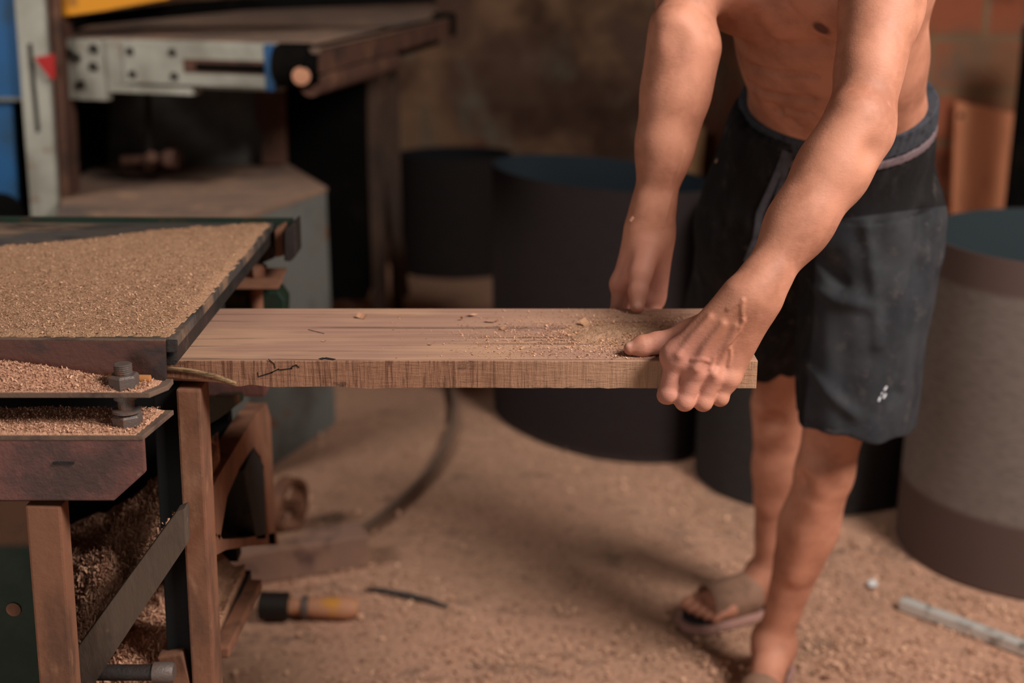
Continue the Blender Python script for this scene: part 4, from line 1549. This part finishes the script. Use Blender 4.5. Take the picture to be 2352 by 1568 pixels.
def heap_h(X, Y):
    base = e0[2] + .004 + (X - e0[0]) * sl
    up = np.clip((Y - 1.462) / .15, 0, 1)
    back = np.interp(X, [-.70, -.565, -.48, -.40], [.53, .575, .635, .695])
    base = base * (1 - up) + np.maximum(back, base) * up + .020 * fbm(X * 16, Y * 16, 51, 3) * np.clip(up * 3, .1, 1) + .006 * fbm(X * 60, Y * 60, 53, 2)
    hole = np.exp(-(((X + .492) / .022) ** 2 + ((Y - 1.56) / .05) ** 2)) + .8 * np.exp(-(((X + .520) / .020) ** 2 + ((Y - 1.50) / .03) ** 2))
    return base - .05 * hole


xr_h = at_y(420, 1120, 1.5)[0]
H = tag(heap('shavings_heap', np.linspace(-.66, xr_h - .004, 130), np.linspace(1.461, 1.72, 120), heap_h, lambda X, Y: np.ones_like(X),
         lambda X, Y: e0[2] - .030 + (X - e0[0]) * sl + 0 * Y, M_shav, None, (-.5, 1.58, .40)),
    'steep heap of curled wood shavings behind the diagonal plank', 'wood shavings', kind='stuff')
n = 20000
x, y = rng.uniform(-.64, xr_h - .004, n), rng.uniform(1.457, 1.70, n)
P = np.stack([x, y, heap_h(x, np.maximum(y, 1.461)) - .001], 1)
chips('loose_chips', P, (.003, .010), M_schip, H, None, flat=.8, curl=1.5, aspect=.2)


def low_h(X, Y):
    return .398 + .055 * np.clip((Y - 1.46) / .12, 0, 1) * np.clip((X + .57) / .05, .1, 1) * np.clip((XE - .03 - X) / .05, .3, 1) + .010 * fbm(X * 22, Y * 22, 61, 3) + .004 * fbm(X * 80, Y * 80, 62, 2)


H = tag(heap('shavings_heap', np.linspace(-.56, XE - .030, 80), np.linspace(1.492, 1.86, 80), low_h, lambda X, Y: (1.463 - 0 * X) * 0 + 1, .396, M_shav, None, (-.48, 1.6, .396)),
    'low heap of shavings above the pipe at the foot of the planer', 'wood shavings', kind='stuff')
n = 6000
x, y = rng.uniform(-.56, XE - .030, n), rng.uniform(1.494, 1.70, n)
P = np.stack([x, y, low_h(x, y)], 1)
chips('loose_chips', P, (.003, .010), M_schip, H, None, flat=.7, curl=1.5, aspect=.2)

# ---------------------------------------------------------------- wide belt sander (far left)
M_white = NT('chipped_white_paint')
t = M_white
v = t.coord()
c = t.mix(rgb(150, 148, 136), rgb(120, 116, 104), t.ramp(t.noise(v, 5, 5), .4, .7))
c = t.mix(c, rgb(112, 68, 44), t.ramp(t.noise(t.coord(loc=(1, 2, 3)), 9, 6, .7), .60, .68))
t.base(c)
M_white = t.done(.6, 0, .3)
M_blue = simple('blue_paint', rgb(22, 74, 118), .55, 0, [(rgb(30, 60, 84), 6, .45, .7, (1, 1, 1)), (rgb(70, 74, 74), 26, .64, .76, (1, 1, 1))])
M_yellow = simple('yellow_paint', rgb(196, 128, 16), .5, 0, [(rgb(120, 76, 22), 9, .6, .72, (1, 1, 1))])
M_red = simple('red_paint', rgb(150, 24, 22), .5)
M_rust = simple('rust_brown', rgb(78, 50, 37), .85, .05, [(rgb(108, 74, 54), 14, .5, .7, (1, 1, .5)), (rgb(50, 34, 26), 8, .5, .7, (1, 1, 1))], (60, .5))
M_dusty = simple('dusty_top', rgb(128, 100, 82), .95, 0, [(rgb(88, 74, 66), 4, .42, .66, (1, 2, 1)), (rgb(150, 116, 90), 9, .5, .7, (1, 1, 1))])
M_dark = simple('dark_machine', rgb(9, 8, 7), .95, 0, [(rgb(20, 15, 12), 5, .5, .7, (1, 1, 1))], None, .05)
M_greyp = simple('grey_panel', rgb(104, 104, 98), .7, 0, [(rgb(78, 72, 66), 4, .45, .7, (1, 1, 1)), (rgb(110, 78, 56), 8, .62, .72, (1, 1, 1))])
M_boltd = simple('bolt_dark', rgb(40, 33, 28), .6, .4)
sander = thing('belt_sander', (-1.0, 3.6, 0.0), 'large wide belt sander in chipped white, blue and yellow paint behind the planer', 'machine')


def pl(poly, Y, th, name, mat, bev=.003, parent=None):
    return MB().prism([at_y(x, y, Y) for x, y in poly], (0, th, 0), bev).build(name, mat, parent or sander)


def down(p, z=0.0):
    return A3(p[0], p[1], z)


# column with its rusty edge, scale slot and pointer
a, b = at_y(42, -10, 3.42), at_y(112, -10, 3.42)
c0, c1 = at_y(76, 500, 3.42), at_y(140, 500, 3.42)
ext = lambda p, q: p + (q - p) * (p[2] / (p[2] - q[2]))
MB().prism([a + A3(0, 0, .35), b + A3(0, 0, .35), ext(b, c1), ext(a, c0)], (0, .16, 0), .004).build('column', M_white, sander)
b2, c2 = at_y(150, -10, 3.44), at_y(168, 500, 3.44)
MB().prism([b + A3(0, .02, .35), b2 + A3(0, 0, .35), ext(b2, c2), ext(b, c1) + A3(0, .02, 0)], (0, .10, 0), .004).build('rusty_edge', M_rust, sander)
pl([(62, 100), (72, 100), (91, 303), (82, 306)], 3.417, .004, 'scale_slot', M_boltd)
pl([(77, 132), (124, 124), (126, 182), (116, 182)], 3.39, .012, 'red_pointer', M_red, .002)
# panels and hood
pl([(-260, -60), (48, -60), (55, 226), (-260, 226)], 3.46, .02, 'blue_panel', M_blue)
pl([(-260, 232), (28, 232), (48, 560), (52, 900), (-260, 900)], 3.47, .02, 'blue_panel', M_blue)
pl([(-260, 224), (56, 224), (56, 232), (-260, 231)], 3.452, .03, 'panel_trim', M_greyp, 0)
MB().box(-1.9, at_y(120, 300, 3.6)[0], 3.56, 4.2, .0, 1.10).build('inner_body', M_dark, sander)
pl([(108, -80), (110, 10), (116, 42), (240, 24), (385, -2), (460, -60)], 3.46, .30, 'yellow_hood', M_yellow)
pl([(118, 44), (240, 27), (420, 4), (1000, -30), (1000, 6), (560, 24), (132, 66)], 3.70, .05, 'hood_shadow', M_dark, 0)  # black strip standing for the shadow between hood and table
# feed table: top, near beam with plates, right hand apron
HT = 1.112
tp = [at_z(128, 84, HT), at_z(380, 90, HT), at_z(640, 97, HT), at_z(722, 113, HT), at_z(1036, 40, HT), at_z(985, 14, HT)]
tp.append(at_z(300, 28, HT))
tp = [A3(p[0], p[1], HT) for p in tp]
MB().prism(tp, (0, 0, -.012), .002).build('feed_table', M_dusty, sander)


def seg(p, q, lo, hi, off, th, name, mat, bev=.003, f0=0.0, f1=1.0, parent=None):
    """upright plate along the table edge from p to q between heights below the table"""
    d = q - p
    a_, b_ = p + d * f0, p + d * f1
    n = nrm2(d)
    a_, b_ = a_ + n * off, b_ + n * off
    return MB().prism([a_ + A3(0, 0, -lo), b_ + A3(0, 0, -lo), b_ + A3(0, 0, -hi), a_ + A3(0, 0, -hi)], -n * th, bev).build(name, mat, parent or sander)


def nrm2(d):
    n = A3(d[1], -d[0], 0)
    return n / np.linalg.norm(n)


e0_, e1_ = tp[0], tp[2]
W_ = np.linalg.norm(e1_ - e0_)
seg(e0_, e1_, .002, .120, .010, .04, 'table_beam', M_white, .003, .22, 1.0)
seg(e0_, e1_, .120, .138, .012, .05, 'beam_flange', M_white, .002, .22, .62)
br = seg(e0_, e1_, .004, .160, .022, .03, 'corner_bracket', M_white, .004, .02, .235)
seg(e0_, e1_, -.002, .150, .016, .04, 'bracket_edge', M_rust, .002, -.01, .035)
plate = seg(e0_, e1_, .006, .112, .022, .012, 'bolted_plate', M_white, .003, .33, .955)
seg(e0_, e1_, .045, .080, .0235, .006, 'slot', M_rust, .002, .60, .955)
seg(e0_, e1_, .054, .072, .030, .008, 'adjusting_screw', M_dark, .002, .66, .955)
seg(e0_, e1_, .004, .118, .026, .05, 'blue_end_strip', M_blue, .002, .955, .995)
dv = (e1_ - e0_)
nv = nrm2(dv)
for f, h in ((.365, .030), (.555, .030), (.368, .088), (.557, .090)):
    MB().lathe(e0_ + dv * f + nv * .022 - A3(0, 0, h), nv, [(0, .011), (.006, .010), (.007, .006)], 6).build('bolt_head', M_boltd, sander)
for f, h in ((.085, .040), (.115, .050), (.19, .072), (.20, .026), (.125, .120), (.06, .028)):
    MB().lathe(e0_ + dv * f + nv * .022 - A3(0, 0, h), nv, [(0, .013), (.008, .012), (.009, .007)], 6).build('bolt_head', M_boltd, sander)
# end roller and its disc
rc_ = at_y(682, 150, at_z(680, 110, HT)[1] + .02)
ax_ = nrm2(tp[4] - tp[3])
MB().lathe(rc_ - ax_ * .05, ax_, [(0, .045), (.01, .052), (.085, .052), (.09, .044), (.105, .040)], 28).build('roller_end', M_dark, sander, smooth=40)
cp = at_y(692, 174, rc_[1] - .045)
MB().lathe(cp, (.15, -1, 0), [(0, .022), (.012, .021), (.014, .012)], 20).build('wooden_disc', simple('disc_tan', rgb(168, 118, 90), .8), sander, smooth=40)
r0, r1 = tp[3], tp[4]
seg(r0, r1, .0, .060, .0, .05, 'table_apron', M_rust, .003, .03, 1.0)
seg(r0, r1, .060, .085, -.03, .05, 'apron_shadow_strip', M_dark, .002, .05, .97)  # near-black strip painting the shade below the apron
MB().tube([r0 + A3(-.02, .05, -.085), r0 * .45 + r1 * .55 + A3(-.03, 0, -.09)], .030, 16).build('under_roller', M_rust, sander, smooth=40)
MB().box(r1[0] - .06, r1[0] + .015, r1[1] - .02, r1[1] + .03, HT - .06, HT + .015, .004).build('table_corner', M_dark, sander)
M_dimleg = simple('dim_timber', rgb(74, 54, 42), .9, 0, [(rgb(52, 38, 30), 6, .45, .7, (1, 1, .4))])
# frame below the table
MB().prism([at_y(x, y, 4.0) for x, y in ((250, 180), (612, 180), (612, 390), (250, 390))], (0, .03, 0), .003).build('back_panel', M_greyp, sander)
MB().prism([at_y(x, y, 3.93) for x, y in ((585, 180), (650, 180), (655, 380), (600, 380), (604, 300), (586, 282))], (0, .05, 0), .004).build('rusty_upright', M_rust, sander)
s0, s1 = at_y(338, 190, 3.66), at_y(344, 352, 3.66)
MB().tube([s0, s1], .010, 12).build('lifting_screw', M_boltd, sander, smooth=40)
hb = at_y(350, 362, 3.64)
mb = MB()
mb.tube([hb + A3(-.09, .02, -.012), hb + A3(.085, -.01, 0)], .014, 12)
mb.tube([hb + A3(-.02, .03, -.03), hb + A3(.01, -.04, .01)], .016, 12)
mb.lathe(hb + A3(.045, -.02, .0), (1, -.2, 0), [(0, .026), (.03, .026), (.035, .018)], 16)
mb.build('cross_handle', M_rust, sander, smooth=40)
HB = at_y(750, 430, 3.60)[2]
bt = [at_z(120, 520, HB), at_z(548, 502, HB), at_z(752, 430, HB), at_z(655, 372, HB), at_z(280, 372, HB), at_z(160, 400, HB)]
bt = [A3(p[0], p[1], HB) for p in bt]
MB().prism(bt, (0, 0, -.012), .002).build('base_top', M_dusty, sander)
mb = MB()
mb.prism([bt[1] + A3(-.004, 0, -.012), bt[2] + A3(-.004, 0, -.012), down(bt[2]) + A3(-.004, 0, .0), down(bt[1]) + A3(-.004, 0, 0)], (-.02, .01, 0))
mb.prism([bt[0] + A3(0, .01, -.012), bt[1] + A3(-.01, .01, -.012), down(bt[1]) + A3(-.01, .01, 0), down(bt[0]) + A3(0, .01, 0)], (0, .02, 0))
mb.build('base_cabinet', M_greyp, sander)
# rear body, near-black to paint in the sander's side shadows, and the table's legs
MB().prism([at_y(x, y, 4.35) for x, y in ((640, 150), (838, 120), (842, 690), (760, 690), (640, 640))], (0, .25, 0)).build('rear_shadow_body', M_dark, sander)
for xa, xb, ya, Y, m in ((838, 872, 150, 4.42, M_rust), (884, 912, 140, 4.60, M_rust)):
    u0, u1 = at_y(xa, ya, Y), at_y(xb, ya, Y)
    MB().box(u0[0], u1[0], Y, Y + .045, 0.0, u0[2], .004).build('table_leg', M_dimleg, sander)
dk0, dk1 = at_y(878, 240, 4.5), at_y(925, 640, 4.5)
MB().bar(dk0, dk1 + (dk1 - dk0) * .1, .035, .03, up=(0, 1, 0), bev=.003).build('leg_brace', M_dimleg, sander)
# drive wheel low at the left
MB().lathe(at_y(2, 496, 3.30), (.15, -1, .1), [(0, .060), (.02, .062), (.03, .050), (.034, .02)], 28).build('drive_wheel', M_dark, sander, smooth=40)

# ---------------------------------------------------------------- sanding belts standing on the floor
def belt_mat(name, body, bands, inner):
    """abrasive cloth: grey grit outside with plain bands at the two edges, blue-green backing inside"""
    t = NT(name)
    v = t.coord((1, 1, 9))
    n = t.noise(v, 30, 4, .7)
    n2 = t.noise(t.coord((1, 1, 1)), 420, 2, .7)
    c = t.mix(body, tuple(x * .62 for x in body[:3]) + (1,), t.ramp(n, .42, .7))
    c = t.mix(c, tuple(min(1, x * 1.5) for x in body[:3]) + (1,), t.math('MULTIPLY', t.ramp(n2, .55, .75), .5))
    for lo, hi, col in bands:
        c = t.mix(c, col, t.math('MULTIPLY', t.axis((0, 0, 1), lo, -.006, .012), t.axis((0, 0, -1), -hi, -.006, .012)))
    g = t.n('ShaderNodeNewGeometry')
    tc = t.n('ShaderNodeTexCoord')
    dp = t.n('ShaderNodeVectorMath', operation='DOT_PRODUCT')
    t.l(g.outputs['Normal'], dp.inputs[0])
    t.l(tc.outputs['Object'], dp.inputs[1])
    c = t.mix(inner, c, t.ramp(dp.outputs['Value'], -.01, .01))
    t.base(c)
    t.bump(n2, .3, .001)
    return t.done(.85, 0, .15)


def belt(cx, cy, a, b, ang, h, mat, label, wob=.0, seed=0, group='sanding belts standing on the floor'):
    """closed strip of abrasive cloth on edge: an uneven oval, 3 mm thick"""
    n = 160
    th = np.linspace(0, 2 * np.pi, n, endpoint=False)
    r = np.random.default_rng(seed)
    k = 1 + wob * (np.cos(2 * th + r.uniform(0, 6)) + .6 * np.cos(3 * th + r.uniform(0, 6)))
    ca, sa = math.cos(ang), math.sin(ang)
    zs = np.linspace(0, h, 7)
    V = []
    for off in (0.0, -.003):
        for z in zs:
            kk = k * (1 + .012 * np.sin(2 * th + z * 3 + seed))
            x, y = (a + off) * np.cos(th) * kk, (b + off) * np.sin(th) * kk
            V.append(np.stack([cx + x * ca - y * sa, cy + x * sa + y * ca, np.full(n, z)], 1))
    V = np.concatenate(V)
    F = []
    m = len(zs)
    for s in range(2):
        for j in range(m - 1):
            for i in range(n):
                q = [(s * m + j) * n + i, (s * m + j) * n + (i + 1) % n, (s * m + j + 1) * n + (i + 1) % n, (s * m + j + 1) * n + i]
                F.append(q if s == 0 else q[::-1])
    for j, fl in ((0, True), (m - 1, False)):
        for i in range(n):
            q = [j * n + i, j * n + (i + 1) % n, (m + j) * n + (i + 1) % n, (m + j) * n + i]
            F.append(q[::-1] if fl else q)
    o = np_mesh('sanding_belt', V, F, mat, None, (cx, cy, 0))
    o.data.set_sharp_from_angle(angle=math.radians(40))
    return tag(o, label, 'sanding belt', group)


M_beltR = belt_mat('belt_worn_grey', rgb(118, 106, 98), [(-.1, .165, rgb(86, 68, 62)), (.655, .9, rgb(92, 74, 68))], rgb(46, 54, 57))
M_beltD = belt_mat('belt_dark', rgb(38, 30, 29), [(-.1, .02, rgb(46, 36, 34))], rgb(30, 38, 44))
M_beltB = belt_mat('belt_dark_grey', rgb(48, 43, 41), [], rgb(22, 24, 26))
M_beltX = belt_mat('belt_black', rgb(34, 28, 26), [], rgb(24, 24, 26))
belt(1.25, 2.80, .335, .315, .2, .735, M_beltR, 'worn grey sanding belt with brown bands, standing on edge at the right beside the shorts', .012, 3)
ang = math.atan2(3.37 - 3.93, .43 + .02)
belt(.235, 3.60, .375, .215, ang, .74, M_beltD, 'dark maroon sanding belt standing behind the board, below the right forearm of the person', .01, 5)
belt(.770, 3.20, .285, .245, -.2, .74, M_beltB, 'dark sanding belt standing directly behind the legs of the person', .012, 8)
belt(-.24, 5.50, .24, .19, .1, .50, M_beltX, 'dim sanding belt by the back wall, half hidden behind the maroon one', .02, 11)

# planks leaning against the back wall
M_orange = simple('orange_plank', rgb(224, 146, 104), .8, 0, [(rgb(196, 124, 88), 5, .45, .68, (3, 1, .4)), (rgb(226, 164, 120), 9, .55, .75, (3, 1, .4))])
M_tan = simple('tan_plank', rgb(214, 166, 118), .85, 0, [(rgb(170, 126, 86), 5, .45, .68, (3, 1, .4))])


def lean(poly, y_top, name, label, mat, th=.02):
    top = [at_y(x, y, y_top) for x, y in poly[:2]]
    bot = [at_y(x, y, y_top - .22) for x, y in poly[2:]]
    q = []
    for p, b in zip(top, bot[::-1]):
        d = b - p
        q.append(p + d * (p[2] / (p[2] - b[2])))
    return tag(MB().prism([top[0], top[1], q[1], q[0]], (0, th, .0), .003).build(name, mat, None, loc=tuple(q[0])), label, 'plank', 'planks leaning by the back wall')


pk = thing('leaning_plank', tuple(at_z(2240, 900, 0)), 'orange-brown plank with a nail hole leaning against the back wall beside the worn grey belt', 'plank', 'planks leaning by the back wall')
pts_top = [at_y(2196, 232, 5.02), at_y(2338, 262, 5.02)]
pts_bot = [at_y(2186, 520, 4.86), at_y(2300, 520, 4.86)]
q = [p + (b - p) * (p[2] / (p[2] - b[2])) for p, b in zip(pts_top, pts_bot)]
MB().prism([pts_top[0], pts_top[1], q[1], q[0]], (0, .024, 0), .003).build('plank_board', M_orange, pk)
nh = at_y(2206, 266, 5.0)
MB().lathe(nh, (0, -1, .04), [(-.004, .010), (.003, .010), (.004, .006)], 12).build('nail_hole', M_dark, pk)
tb_ = [at_y(1560, 290, 5.98), at_y(1618, 290, 5.98)]
tbb = [at_y(1545, 560, 5.82), at_y(1600, 560, 5.82)]
q = [p + (b - p) * (p[2] / (p[2] - b[2])) for p, b in zip(tb_, tbb)]
tag(MB().prism([tb_[0], tb_[1], q[1], q[0]], (0, .02, 0), .002).build('leaning_plank', M_tan, None, loc=tuple(q[0])),
    'narrow tan plank leaning against the wall between the right forearm and the shorts', 'plank', 'planks leaning by the back wall')
dp_ = [at_y(2318, 230, 4.55), at_y(2420, 230, 4.55)]
dpb = [at_y(2298, 520, 4.40), at_y(2400, 520, 4.40)]
q = [p + (b - p) * (p[2] / (p[2] - b[2])) for p, b in zip(dp_, dpb)]
tag(MB().prism([dp_[0] + A3(.03, 0, .25), dp_[1] + A3(.03, 0, .25), q[1], q[0]], (0, .03, 0), .002).build('dark_post', M_dark, None, loc=tuple(q[0])),
    'nearly black post leaning right of the orange-brown plank at the picture edge', 'post')

# ---------------------------------------------------------------- things lying on the floor
M_alu = simple('grey_bar', rgb(196, 190, 182), .45, .3, [(rgb(120, 112, 104), 30, .5, .7, (1, 1, 1))])
b0, b1 = at_z(2070, 1384, .012), at_z(2400, 1506, .012)
MBar = MB().bar(b0, b1, .026, .024, up=(0, 0, 1), bev=.003)
tag(MBar.build('metal_bar', M_alu, None, loc=(b0[0], b0[1], 0)), 'pale grey square metal bar lying on the sawdust in front of the worn grey belt', 'bar')
M_paper = simple('white_scrap', rgb(205, 200, 196), .9)
p = at_z(2004, 1342, .004)
sc = MB()
sc.prism([p + A3(-.010, -.012, 0), p + A3(.004, -.016, .003), p + A3(.012, -.002, .001), p + A3(.006, .013, .006), p + A3(-.009, .010, .002)], (0, 0, .0015))
tag(sc.build('paper_scrap', M_paper, None, loc=(p[0], p[1], 0)), 'tiny white scrap of paper on the sawdust beside the metal bar', 'scrap')
# cable running from behind the beam out across the floor
M_cable = simple('cable_black', rgb(112, 88, 73), .8)
path = [(560, 1300), (700, 1262), (800, 1232), (870, 1190), (930, 1140), (985, 1085), (1020, 1030), (1040, 975), (1044, 930), (1036, 888), (1020, 850), (1000, 810)]
cp_ = [at_z(x, y, .012) for x, y in path]
tag(MB().tube(cp_, .012, 10).build('power_cable', M_cable, None, smooth=True, loc=tuple(cp_[0])), 'dark cable curving across the floor from the timber beam towards the back', 'cable')
cp_ = [at_z(x, y, .006) for x, y in ((840, 1352), (880, 1356), (930, 1366), (985, 1378), (1030, 1392))]
tag(MB().tube(cp_, [.003, .006, .008, .006, .003], 10).build('rubber_strip', simple('strip_dark', rgb(58, 52, 48), .8), None, smooth=True, loc=tuple(cp_[0])),
    'short dark rubber strip half sunk in the sawdust right of the mallet', 'strip')
# timber beam on the floor with a pulley wheel behind it and a mallet in front
zb_ = .075
f0, f1 = at_z(505, 1356, 0.0), at_z(850, 1300, 0.0)
dirb = (f1 - f0) / np.linalg.norm(f1 - f0)
nb_ = A3(-dirb[1], dirb[0], 0)
f0 = f0 - dirb * .30
be = MB().prism([f0, f1, f1 + nb_ * .085, f0 + nb_ * .085], (0, 0, zb_), .004)
tag(be.build('timber_beam', simple('dusty_beam', rgb(134, 102, 86), .9, 0, [(rgb(88, 62, 58), 12, .5, .68, (1, 1, 1)), (rgb(156, 118, 90), 6, .45, .7, (1, 1, 1))], (50, .4)), None, loc=tuple(f0)),
    'dusty timber beam lying on the floor behind the leg of the planer', 'beam')
wc = at_y(664, 1205, 2.86)
wc[2] = .068
wheel = thing('pulley_wheel', (wc[0], wc[1], 0), 'rusty spoked pulley wheel standing on the floor behind the timber beam', 'wheel')
axw = nrm(A(.93, -.36, 0))
mb = MB()
mb.lathe(wc - axw * .018, axw, [(0, .056), (0, .068), (.036, .068), (.036, .056)], 40)
bmesh.ops.delete(mb.bm, geom=[f for f in mb.bm.faces if len(f.verts) > 4], context='FACES')
R = [v for v in mb.bm.verts]
nn = 40
for i in range(nn):
    mb.bm.faces.new((R[i], R[(i + 1) % nn], R[3 * nn + (i + 1) % nn], R[3 * nn + i]))
mb.build('rim', M_rustpost, wheel, smooth=40)
MB().lathe(wc - axw * .03, axw, [(0, .016), (.06, .016)], 20).build('hub', M_rustpost, wheel, smooth=40)
sx = np.cross(axw, A(0, 0, 1))
for k in range(4):
    an_ = math.pi / 4 + k * math.pi / 2
    e = sx * math.cos(an_) + A(0, 0, 1) * math.sin(an_)
    MB().bar(wc + e * .014, wc + e * .058, .007, .006, up=axw).build('spoke', M_rustpost, wheel)
m0, m1 = at_z(662, 1392, .030), at_z(822, 1396, .024)
mallet = thing('mallet', (m0[0], m0[1], 0), 'wooden-handled mallet lying on the sawdust in front of the timber beam', 'mallet')
dm = nrm(m1 - m0)
hx = np.cross(dm, A(0, 0, 1))
MB().tube([m0 - dm * .06, m0 - dm * .058, m0 + dm * .0, m0 + dm * .002], [.026, .030, .030, .026], 16).build('head', M_boltd, mallet, smooth=40)
MB().tube([m0 + dm * .0, m0 + dm * .03, m0 + dm * .05, m1 - dm * .02, m1], [.018, .016, .022, .024, .018], 16).build('handle', simple('mallet_handle', rgb(176, 122, 92), .7, 0, [(rgb(190, 128, 40), 7, .56, .66, (1, 1, 1))]), mallet, smooth=40)
MB().lathe(m0 + dm * .028, dm, [(0, .020), (.002, .024), (.012, .024), (.014, .020)], 20).build('ferrule', M_steel, mallet, smooth=40)

# ---------------------------------------------------------------- loose sawdust on the floor
M_fchip = chip_mat('floor_chips', [rgb(206, 160, 130), rgb(172, 132, 106), rgb(222, 178, 146), rgb(188, 144, 116), rgb(124, 94, 74)])
n = 150000
x = rng.uniform(-1.0, 1.7, n)
y = rng.uniform(1.75, 3.7, n)
d_ = .10 + .9 * np.clip((fbm(x * 2.2, y * 2.2, 71, 3) + .25) * 1.2, 0, 1)
d_ *= np.where(y < 2.9, 1, np.clip(1 - (y - 2.9) / .9, .1, 1))
d_ *= np.clip(.35 + (x - .35) * 1.2, .3, 1) + np.clip((-.05 - x) * 1.0, 0, .6) * (y < 2.6)
for cx, cy, r in ((1.235, 2.80, .345), (.775, 3.16, .29)):
    d_ = np.where((x - cx) ** 2 + (y - cy) ** 2 < r * r, 0, d_)
fh = .014 * np.clip(d_, 0, 1) * np.clip(fbm(x * 9, y * 9, 73, 3) + .3, 0, 1)
k = rng.random(n) < d_ * .8
P = np.stack([x, y, np.zeros(n)], 1)[k]
tag(chips('floor_sawdust', P, (.004, .010), M_fchip, None, (.4, 2.4, 0), flat=.75, curl=1.4, aspect=.5),
    'loose pinkish sawdust and chips covering the workshop floor', 'sawdust', kind='stuff')
